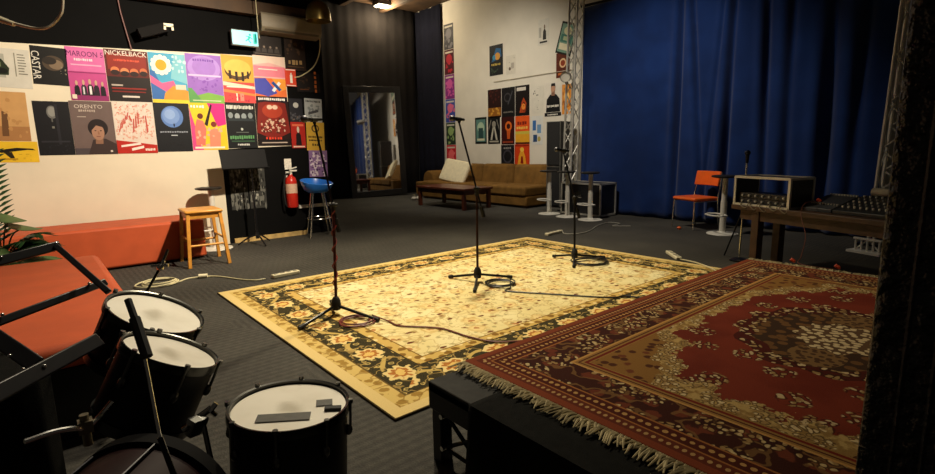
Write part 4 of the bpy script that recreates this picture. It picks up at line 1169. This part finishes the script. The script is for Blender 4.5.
for i, (p, lab) in enumerate((((4.06, 1.27, .362), 'orange plug lying at the back edge of the stage left of its twin'), ((4.05, 1.0, .362), 'orange plug lying at the back edge of the stage nearer the pillar'), (on_desk(.16, -.70, .705), 'orange connectors heaped on the sloped grey mixing desk'))):
    q = MB()
    for k in range(3): q.cyl((-.014 + .008 * k, -.014 + .014 * k, 0), (.018, .007 * k - .007, .007 * k), .008, seg=10)
    tag(q.build('plug', mat('plug_orange', '#b8401c', .5), loc=p), lab, 'plug')
# microphone stand behind the rack case
q_ = thing('desk_microphone_stand', 'thin microphone stand rising behind the left end of the table', 'microphone stand', (5.47, 2.20, 0))
q = MB(); q.lathe([(0, 0), (.09, 0), (.09, .012), (.03, .03), (0, .03)], 24); q.build('base', BLACKM, q_)
q = MB(); q.cyl((0, 0, .02), (.03, .0, .99), .009); q.build('pole', CHROME, q_)
q = MB(); q.tube([(.0, 0, .50), (.12, .20, .01)], .008); q.build('prop', BLACKM, q_)
mk = thing('desk_microphone', 'small dark microphone above the rack case', 'microphone', (5.50, 2.20, .992))
q = MB(); q.cyl((0, 0, 0), (0, 0, .08), .013, .018); q.build('body', DKM, mk)
q = MB(); q.sph((0, 0, .10), .028, seg=14); q.build('grille', mat('mic_grille_blue', '#22263a', .4, .6), mk)
# wire basket under the table
wb = thing('wire_rack', 'small white wire rack on the floor under the right end of the table', 'rack', (6.75, 1.42, 0), -.35)
for i in range(5):
    q = MB(); q.tube([(0, -.12 + .06 * i, .02), (0, -.12 + .06 * i, .16)], .010); q.build('upright', WHITEM, wb)
q = MB(); q.box((0, 0, .012), (.14, .34, .024)); q.box((0, 0, .15), (.03, .28, .02)); q.tube([(0.01, -.12, .03), (0.01, 0, .15), (.01, .12, .03)], .008); q.build('frame', WHITEM, wb)

# ------------------------------------------------------------------ drums
HEAD = None
m, b, x, y, z, ob = newmat('drum_head')
rad = hyp(x * 1.0 + .01, y * 1.4)
sm_ = step(rad + (noise(ob, 14, 4) - .5) * .08, .075, .01)
setin(b, 'Base Color', mixc(sm_ * .6, mixc(step(noise(ob, 6, 4), .4, .8), '#f0ead9', '#e0d8c4'), '#9a8f70'))
b.inputs['Roughness'].default_value = .5
HEAD = m
DRS = mat('drum_shell_black', '#0e0d0e', .5, var=.2, spec=.25)
DCH = mat('dark_chrome', '#5a5956', .3, .95)
def drum(name, label, c, n, R, depth, shell, group, lugs=6, snare=False, head=HEAD):
    nz = V(n).normalized()
    t = thing(name, label, 'drum', c, 0, group)
    t.rotation_euler = nz.to_track_quat('Z', 'Y').to_euler()
    q = MB(); q.lathe([(R * .985, -.006), (R * .985, -depth), (R * .96, -depth), (R * .96, -.006)], 48); q.build('shell', shell, t)
    q = MB(); q.lathe([(0, .0), (R * .955, 0), (R * .985, -.006), (R * .96, -.010), (0, -.010)], 48); q.build('drum_head', head, t)
    q = MB(); q.lathe([(R * .975, .012), (R * 1.02, .014), (R * 1.03, .004), (R * 1.03, -.014), (R * 1.0, -.018), (R * .99, -.004), (R * .975, .0), (R * .975, .012)], 48); q.build('hoop', mat('hoop_dark', '#3c3c3a', .25, .9), t)
    q = MB(); q.lathe([(R * .99, -depth + .03), (R * 1.03, -depth + .03), (R * 1.03, -depth), (R * .99, -depth), (R * .99, -depth + .03)], 48); q.build('bottom_hoop', mat('hoop_dark', '#3c3c3a', .25, .9), t)
    for k in range(lugs):
        a = k * 2 * PI / lugs + .3
        ca, sa = math.cos(a), math.sin(a)
        q = MB(); q.cyl((R * 1.045 * ca, R * 1.045 * sa, .016), (R * 1.045 * ca, R * 1.045 * sa, -.07), .0045, seg=8); q.cyl((R * 1.045 * ca, R * 1.045 * sa, .022), (R * 1.045 * ca, R * 1.045 * sa, .008), .008, seg=8); q.build('tension_rod', DCH, t)
        q = MB(); q.sph((R * 1.02 * ca, R * 1.02 * sa, -.08), .012, (1, 1, 1.6), 10); q.build('lug', DCH, t)
    return t
GD = 'drums of the kit in the foreground'
drum('rack_tom', 'black rack tom with worn white head tilted beside the red ottoman, the farther of two', (.299, 2.187, .608), (.423, -.253, 1), .165, .20, DRS, GD)
drum('rack_tom', 'deep black rack tom with white head and chrome hoop, the nearer of two', (.271, 1.784, .585), (.49, -.103, 1), .140, .23, DRS, GD)
ft = drum('floor_tom', 'black floor tom with a taped white head on the carpet near the stage', (.535, 1.522, .411), (.063, -.006, 1), .178, .30, DRS, GD, 8, True)
for k in range(3):
    a = .9 + k * 2 * PI / 3
    q = MB(); q.tube([(.192 * math.cos(a), .192 * math.sin(a), -.16), (.192 * math.cos(a), .192 * math.sin(a), -.396)], .007); q.build('leg', CHROME, ft)
TAPE = mat('grey_tape', '#45443c', .6, var=.25, scale=40)
hx_ = .764; hy_ = -.644
def strip_on_head(p0, p1, w, th, name, mm):
    M = (Matrix.Translation(ft.location) @ ft.rotation_euler.to_matrix().to_4x4()).inverted()
    a, c = M @ V(*p0, .411), M @ V(*p1, .411)
    a.z = c.z = .002 + th / 2
    q = MB(); q.bar(a, c, w, th); return q.build(name, mm, ft)
strip_on_head((.425, 1.500), (.560, 1.425), .048, .002, 'tape_strip', TAPE)
strip_on_head((.622, 1.462), (.640, 1.50), .050, .002, 'tape_patch', TAPE)
strip_on_head((.612, 1.438), (.655, 1.412), .020, .008, 'damper_pad', RUBBER)
q = MB()
for k in range(2):
    q.cyl((.19, -.03 + .05 * k, -.03 - .02 * k), (.225, -.03 + .05 * k, -.03 - .02 * k), .012, seg=10)
q.box((.20, 0, -.06), (.03, .05, .07)); q.tube([(.205, -.02, -.02), (.235, -.03, -.02), (.24, -.03, -.07)], .005); q.build('throw_off', CHROME, ft)
# bass drum: axis runs along the player's line of sight
bd = thing('bass_drum', 'dark maroon bass drum lying on its side in the left foreground', 'drum', (.035, 1.405, .232), 0, GD)
bd.rotation_euler = Vector((.64, .765, 0)).to_track_quat('Z', 'Y').to_euler()
q = MB(); q.lathe([(.212, -.17), (.212, .17)], 56); q.lathe([(.205, -.17), (.205, .17)], 56); q.build('shell', mat('maroon_shell', '#220a09', .6, var=.2, spec=.2), bd)
for s in (-1, 1):
    q = MB(); q.lathe([(.208, s * .15), (.226, s * .15), (.226, s * .19), (.208, s * .19), (.208, s * .15)], 56); q.build('hoop', mat('hoop_black', '#0b0a0a', .8, var=.2, spec=.15), bd)
    q = MB(); q.lathe([(0, s * .165), (.208, s * .165), (.208, s * .168), (0, s * .168)], 56); q.build('drum_head', mat('bass_head', '#0e0d0d', .8, spec=.15), bd)
for k in range(8):
    a = k * PI / 4 + .2
    q = MB(); q.cyl((.221 * math.cos(a), .221 * math.sin(a), -.15), (.221 * math.cos(a), .221 * math.sin(a), .15), .004, seg=8); q.build('tension_rod', BLACKM, bd)
# chrome tom holders and clamps over the bass drum
th_ = thing('tom_holder', 'chrome tom holder arms above the bass drum', 'drum hardware', (.03, 1.50, .56))
q = MB(); q.tube(smoothline([(-.11, -.06, .02), (-.06, -.04, .015), (-.02, -.02, .0), (.0, .0, -.02)], 5), .006); q.build('arm', CHROME, th_)
q = MB(); q.tube(smoothline([(.0, -.0, -.02), (.03, .01, .0), (.06, .03, .02)], 5), .006); q.build('arm', CHROME, th_)
q = MB(); q.cyl((0, 0, -.06), (0, 0, .02), .010); q.box((0, 0, -.01), (.03, .03, .03)); q.build('clamp', mat('aged_chrome', '#8c8470', .35, .9), th_)
tb = thing('tom_bracket', 'chrome bracket with wing nuts on the right side of the deep rack tom', 'drum hardware', (.285, 1.60, .41))
q = MB(); q.box((0, 0, 0), (.05, .03, .05), Euler((.3, .2, .5)).to_matrix()); q.cyl((-.04, 0, 0), (.05, .02, .03), .010); q.tube([(.04, .0, .03), (.06, .0, .05)], .008); q.tube([(.04, .02, .03), (.06, .03, .0)], .008); q.build('clamp', CHROME, tb)
q = MB(); q.tube([(.02, 0, 0), (.03, -.03, -.20), (.03, -.04, -.42)], .008); q.build('rod', CHROME, tb)

# slim cymbal rod with black sleeves in front of the toms
cr = thing('cymbal_rod', 'thin chrome cymbal stand rod with black sleeves in front of the rack toms', 'cymbal stand', (.14, 1.30, 0))
P0, P1, P2 = Vector((0, .096, .868)), Vector((.011, -.001, .771)), Vector((.004, -.098, .607))
q = MB(); q.tube([P0, P0 * .35 + P1 * .65], .008); q.tube([P0 * .62 + P1 * .38, P1 + (P2 - P1) * .08], .012); q.build('sleeve', RUBBER, cr)
q = MB(); q.tube([P0 * .3 + P1 * .7, P2], .0035); q.build('rod', CHROME, cr)
q = MB(); q.tube([P2, Vector((.03, -.13, .45)), Vector((.06, -.16, .0))], .006); q.build('stand_tube', BLACKM, cr)
# small stand with wing nut behind the far tom
cs2 = thing('cymbal_stand', 'thin black stand with chrome wing nuts between the far rack tom and red bench', 'cymbal stand', (.37, 2.60, 0))
C0_, C1_, C2_ = Vector((-.034, .026, .598)), Vector((.034, .056, .691)), Vector((.08, .10, .761))
q = MB(); q.tube([C2_, C1_, C0_, Vector((-.02, -.02, .40))], .006); q.build('arm', BLACKM, cs2)
q = MB(); q.cyl((-.02, -.02, .03), (-.02, -.02, .42), .010); q.build('pole', BLACKM, cs2)
q = MB(); q.sph(C1_, .016, seg=10); q.tube([C1_ + Vector((-.03, .02, .01)), C1_ + Vector((.03, -.02, .01))], .008); q.tube([C1_, C1_ + Vector((.02, .0, .03))], .007); q.build('wing_nut', CHROME, cs2)
q = MB()
for k in range(3):
    a = .4 + k * 2 * PI / 3; q.tube([(-.02, -.02, .10), (-.02 + .12 * math.cos(a), -.02 + .12 * math.sin(a), .0)], .007)
q.build('feet', BLACKM, cs2)

# folding stand of flat riveted bars
fs_ = thing('folding_stand', 'black folding stand of flat riveted bars in front of the red ottoman', 'stand', (-.2, 2.1, 0))
O_ = Vector((-.2, 2.1, 0))
def fbar(p0, p1, w=.04, name='bar'):
    q = MB(); q.bar(V(p0) - O_, V(p1) - O_, w, .012, (-.05, -.93, .35)); return q.build(name, BLACKP, fs_, bev=.004)
fbar((-.20, 2.29, .842), (.058, 2.405, .876), .034)
fbar((.04, 2.41, .880), (.150, 1.98, .765), .020)
fbar((-.22, 1.98, .702), (.165, 2.215, .752), .026)
fbar((-.22, 2.12, .76), (-.045, 1.70, .665), .042)
fbar((-.33, 1.31, .659), (.10, 1.82, .664), .042)
for p in ((.047, 2.40, .884), (.114, 2.18, .762), (-.112, 2.04, .735), (-.096, 1.748, .69), (-.071, 1.655, .675), (-.03, 1.66, .67), (-.105, 2.33, .866)):
    q = MB(); q.sph(V(p) - O_, .0055, seg=10); q.build('rivet', CHROME, fs_)
for (px_, py_) in ((-.21, 2.12), (-.31, 1.333)):
    q = MB(); q.box((px_ - O_.x, py_ - O_.y, .37), (.035, .035, .74 if py_ > 2 else .66)); q.build('upright', BLACKP, fs_)
    q = MB(); q.box((px_ - O_.x, py_ - O_.y, .012), (.10, .10, .024)); q.build('foot', RUBBER, fs_)
q = MB(); q.prism([(-.15, 2.34, .03), (-.065, 1.88, .03), (-.02, 1.86, .03), (-.05, 1.80, .03), (-.14, 1.75, .03), (-.185, 1.80, .03), (-.185, 2.34, .03)], (0, 0, .585))
tag(q.build('equipment_case', BLACKC, bev=.01), 'black cloth covered case low in the left foreground under the folding stand', 'case')

# ------------------------------------------------------------------ potted palm at left
pt_ = thing('potted_palm', 'green potted palm between the red ottoman and red bench at the left edge', 'plant', (-.26, 5.72, 0))
q = MB(); q.lathe([(0, 0), (.13, 0), (.17, .28), (.18, .30), (.165, .30), (.155, .26), (0, .26)], 28); q.build('pot', mat('pot_dark', '#2c2622', .5), pt_)
LEAF = mat('palm_leaf', '#1f3a1c', .4, var=.35, scale=8)
LEAF2 = mat('palm_leaf_pale', '#4c6238', .4, var=.3, scale=8)
def frond(base, az, L, rise, droop, mm, nl=17, lw=.026, ll=.20):
    q = MB()
    pts = []
    for i in range(12):
        t = i / 11
        r_ = L * t
        pts.append(V(base) + Vector((math.cos(az) * r_, math.sin(az) * r_, rise * t - droop * t * t)))
    q.tube(pts, .006, 5)
    side = Vector((-math.sin(az), math.cos(az), 0))
    for i in range(nl):
        t = .25 + .74 * i / (nl - 1)
        k = t * 11
        a = pts[int(k)].lerp(pts[min(11, int(k) + 1)], k - int(k))
        dirv = (pts[min(11, int(k) + 1)] - pts[int(k) if int(k) < 11 else 10]).normalized()
        ln = ll * (1 - .55 * abs(t - .45))
        for s in (-1, 1):
            tip = a + (side * s * .85 + dirv * .6).normalized() * ln + Vector((0, 0, -.25 * ln))
            mid = a.lerp(tip, .45) + Vector((0, 0, .03 * ln))
            ww = dirv * lw * .5
            up = Vector((0, 0, .0025))
            v = [q.bm.verts.new(p) for p in (a, mid - ww, tip, mid + ww)]
            v2 = [q.bm.verts.new(p + up) for p in (a, mid - ww, tip, mid + ww)]
            fl = [q.bm.faces.new(v[::-1]), q.bm.faces.new(v2)] + [q.bm.faces.new((v[j], v[(j + 1) % 4], v2[(j + 1) % 4], v2[j])) for j in range(4)]
    return q.build('frond', mm, pt_)
for k, (az, L, ri, dr) in enumerate(((2.6, .6, 1.1, .45), (-.45, .30, .66, .36), (-.9, .28, .56, .30), (-.7, .07, 1.02, .05), (1.9, .5, 1.0, .4), (-1.4, .40, .45, .40), (3.6, .5, .9, .5), (.05, .36, .26, .20), (-2.2, .5, .7, .5), (-.6, .36, .50, .28), (-.1, .30, .60, .40))):
    frond((0, 0, .26), az, L, ri, dr, LEAF if k != 7 else LEAF2)
for az, L, zt in ((-.5, .20, .62), (-.9, .16, .70), (-1.6, .30, .44)):
    q = MB()
    st0 = Vector((0, 0, .27)); tip = Vector((math.cos(az) * L, math.sin(az) * L, zt))
    q.tube(smoothline([st0, st0.lerp(tip, .5) + Vector((0, 0, .10)), tip], 5), .006, 5)
    sd = Vector((-math.sin(az), math.cos(az), 0)); fwd = Vector((math.cos(az), math.sin(az), -.25))
    rim = [tip + fwd * (.13 * math.cos(a)) + sd * (.085 * math.sin(a)) + Vector((0, 0, .012 * math.cos(2 * a))) for a in [j * 2 * PI / 16 for j in range(16)]]
    q.prism(rim, (0, 0, .004))
    q.build('leaf', LEAF2, pt_)

# ------------------------------------------------------------------ fittings high on the poster wall
ac = thing('air_conditioner', 'beige wall mounted air conditioner above the posters', 'air conditioner', (2.94, WY, 2.72))
q = MB(); q.prism([(-.41, 0, 0), (-.41, -.16, .02), (-.41, -.20, .07), (-.41, -.205, .22), (-.41, -.18, .25), (-.41, 0, .25)], (.82, 0, 0)); q.build('body', mat('ac_beige', '#8e8470', .5, var=.08), ac, bev=.008)
q = MB(); q.box((0, -.172, .042), (.74, .012, .03), Euler((.7, 0, 0)).to_matrix()); q.build('louvre', mat('ac_louvre', '#5d5546', .5), ac)
es = thing('exit_sign', 'glowing pale cyan exit sign on the black wall above the posters', 'sign', (2.33, WY - .10, 2.54))
q = MB(); q.box((0, 0, .09), (.33, .06, .19)); q.build('housing', mat('sign_housing', '#8f9a98', .5), es, bev=.004)
q = MB(); q.box((0, -.032, .09), (.31, .006, .165)); q.build('panel', mat('sign_glow', '#86e4ee', .4, var=0, emit=1.25), es)
q = MB()
q.cyl((.06, -.034, .135), (.06, -.0365, .135), .016, seg=14)
q.bar((.055, -.0365, .115), (.035, -.0365, .075), .026, .002, (0, 1, 0)); q.bar((.035, -.0365, .078), (.0, -.0365, .055), .014, .002, (0, 1, 0)); q.bar((.035, -.0365, .075), (.065, -.0365, .035), .014, .002, (0, 1, 0)); q.bar((.055, -.0365, .11), (.09, -.0365, .085), .010, .002, (0, 1, 0)); q.bar((.05, -.0365, .11), (.01, -.0365, .115), .010, .002, (0, 1, 0))
q.box((.12, -.0355, .09), (.045, .002, .125))
q.build('pictogram', mat('sign_green', '#1fae9a', .4, var=0, emit=.8), es)
q = MB(); q.box((0, .055, .10), (.08, .11, .08)); q.build('mount', BLACKP, es)
pn = thing('pendant_lamp', 'unlit brass dome pendant lamp hanging above the air conditioner', 'lamp', (3.03, 6.451, 2.80))
q = MB(); q.lathe([(.155, 0), (.15, .10), (.12, .19), (.06, .235), (.03, .25), (.03, .30), (0, .30), (0, .295), (.025, .295), (.022, .245), (.055, .225), (.112, .185), (.142, .10), (.148, 0), (.155, 0)], 36); q.build('shade', mat('brass_shade', '#a08a52', .3, .9, var=.2), pn)
q = MB(); q.cyl((0, 0, .29), (0, 0, CH - 2.80), .008); q.build('flex', BLKC, pn)
q = MB(); q.sph((0, 0, .10), .045, (1, 1, 1.2), 14); q.cyl((0, 0, .14), (0, 0, .25), .022); q.build('bulb', mat('bulb_off', '#d6d0c0', .3), pn)
cable('hanging_cable', 'thick pale cable looping down from the ceiling at the top left', smoothline([(-.40, 4.25, 2.6), (-.10, 4.20, 2.03), (-.013, 4.16, 1.985), (.155, 4.0, 1.925), (.24, 3.96, 1.98), (.28, 3.94, 2.10), (.30, 3.92, 2.5), (.30, 3.9, CH)], 8), .0085, mat('pale_cable', '#efe6cf', .5))
q = MB(); q.cyl((-.06, 4.185, 2.005), (.045, 4.105, 1.955), .020, .014, seg=14); tag(q.build('cable_connector', CREAMP), 'cream connector on the looping cable at the top left', 'plug')
cable('air_conditioner_cable', 'thin pale cable drooping from the air conditioner to the fire sign', smoothline([(3.36, WY - .10, 2.88), (3.37, WY - .05, 2.6), (3.28, WY - .03, 2.38), (3.10, WY - .02, 2.24), (2.98, WY - .03, 2.20)], 8), .008, GREYC)
cable('dropped_cable', 'thin reddish cord running down the black wall to the top of the posters', [(.99, WY - .02, 3.2), (1.02, WY - .02, 2.78), (1.08, WY - .03, 2.38)], .008, mat('reddish_cord', '#6a3a34', .5))
pc_ = thing('pull_cord', 'pale pull cord with a small handle hanging beside the exit sign', 'cord', (2.46, 7.0, 2.62))
q = MB(); q.cyl((0, 0, .10), (0, 0, 2.10), .005); q.build('cord', GREYC, pc_)
q = MB(); q.cyl((0, 0, 0), (0, 0, .11), .016, .010); q.build('handle', mat('cord_handle', '#7d7766', .5), pc_)
wbk = thing('wall_bracket', 'dark wall bracket with a cream hook end above the top row of posters', 'bracket', (1.40, WY, 2.62))
q = MB(); q.box((-.10, -.10, -.02), (.30, .12, .10), Euler((0, -.35, 0)).to_matrix()); q.box((-.08, -.03, -.02), (.10, .06, .10)); q.build('arm', mat('bracket_dark', '#110f0e', .8, spec=.2), wbk)
q = MB(); q.box((.06, -.165, .05), (.10, .012, .035)); q.box((.02, -.165, .02), (.022, .012, .05)); q.box((.10, -.165, .02), (.022, .012, .05)); q.build('hook', CREAMP, wbk)

# small things by the coffee table
sb = MB(); sb.sph((0, 0, .05), .08, (1.2, .7, .65), 14); sb.sph((-.12, .05, .045), .06, (1.2, .8, .7), 12)
tag(sb.build('crumpled_bag', mat('bag_white', '#b8b2a4', .7, var=.1), loc=(7.0, 10.1, 0)), 'small crumpled white bag on the floor beyond the coffee table', 'bag')

# ------------------------------------------------------------------ camera
cam = bpy.data.cameras.new('camera')
co = bpy.data.objects.new('camera', cam)
COL.objects.link(co)
f_, pit, roll, yaw = 518.3, .171, -.020, .697
cam.sensor_fit = 'HORIZONTAL'
cam.sensor_width = 36
cam.lens = 36 * f_ / 935
cam.clip_start = .02
fw = Vector((math.sin(yaw) * math.cos(pit), math.cos(yaw) * math.cos(pit), -math.sin(pit)))
r0 = Vector((math.cos(yaw), -math.sin(yaw), 0))
u0 = r0.cross(fw)
r1 = r0 * math.cos(roll) + u0 * math.sin(roll)
u1 = -r0 * math.sin(roll) + u0 * math.cos(roll)
co.matrix_world = Matrix(((r1.x, u1.x, -fw.x, 0), (r1.y, u1.y, -fw.y, 0), (r1.z, u1.z, -fw.z, 1.2), (0, 0, 0, 1)))
SC.camera = co

# ------------------------------------------------------------------ light
def spot(name, loc, tgt, power, col, size, blend=.6, rad=.08):
    l = bpy.data.lights.new(name, 'SPOT')
    l.energy = power; l.color = col; l.spot_size = math.radians(size); l.spot_blend = blend; l.shadow_soft_size = rad
    o = bpy.data.objects.new(name, l)
    COL.objects.link(o)
    o.location = loc
    o.rotation_euler = (V(tgt) - V(loc)).to_track_quat('-Z', 'Y').to_euler()
    return o
WARM = (1.0, .80, .52)
spot('ceiling_spot_rug', (3.3, 4.6, 4.5), (2.8, 3.75, 0), 1300, (1, .86, .60), 92, 1.0, .12)
spot('ceiling_spot_seats', (1.9, 3.2, 4.2), (.10, 3.1, .6), 350, (1, .87, .68), 84, 1.0, .1)
spot('ceiling_spot_posters', (2.4, 3.4, 3.5), (0.9, 7.25, 1.25), 1150, (1, .85, .65), 72, .8, .06)
spot('fill_spot_sofa', (5.0, 7.2, 4.5), (8.2, 8.6, 1.2), 560, (1, .91, .76), 90, .95, .15)  # added fill light for the white wall behind the sofa
spot('ceiling_spot_curtain', (5.0, 4.6, 4.4), (7.7, 4.4, .8), 430, (1, .90, .76), 85, .95, .15)
fl = thing('flood_lamp', 'bright flood lamp on the ceiling in front of the far dark wall', 'lamp', (7.15, 11.5, 4.62))
q = MB(); q.box((0, 0, .06), (.52, .30, .10)); q.build('housing', BLACKP, fl)
q = MB(); q.box((0, -.0, .0), (.46, .24, .02)); q.build('lens', mat('flood_glow', '#fff0c8', .4, var=0, emit=14), fl)
l = bpy.data.lights.new('flood_light', 'POINT'); l.energy = 120; l.color = (1, .82, .55); l.shadow_soft_size = .12
o = bpy.data.objects.new('flood_light', l); COL.objects.link(o); o.location = (7.1, 11.42, 4.45)
w = bpy.data.worlds.new('world'); SC.world = w; w.use_nodes = True
w.node_tree.nodes['Background'].inputs[0].default_value = (1, .85, .68, 1)
w.node_tree.nodes['Background'].inputs[1].default_value = .02
SC.view_settings.view_transform = 'Standard'
SC.view_settings.look = 'None'
SC.view_settings.exposure = 0.0
SC.view_settings.gamma = 1.0
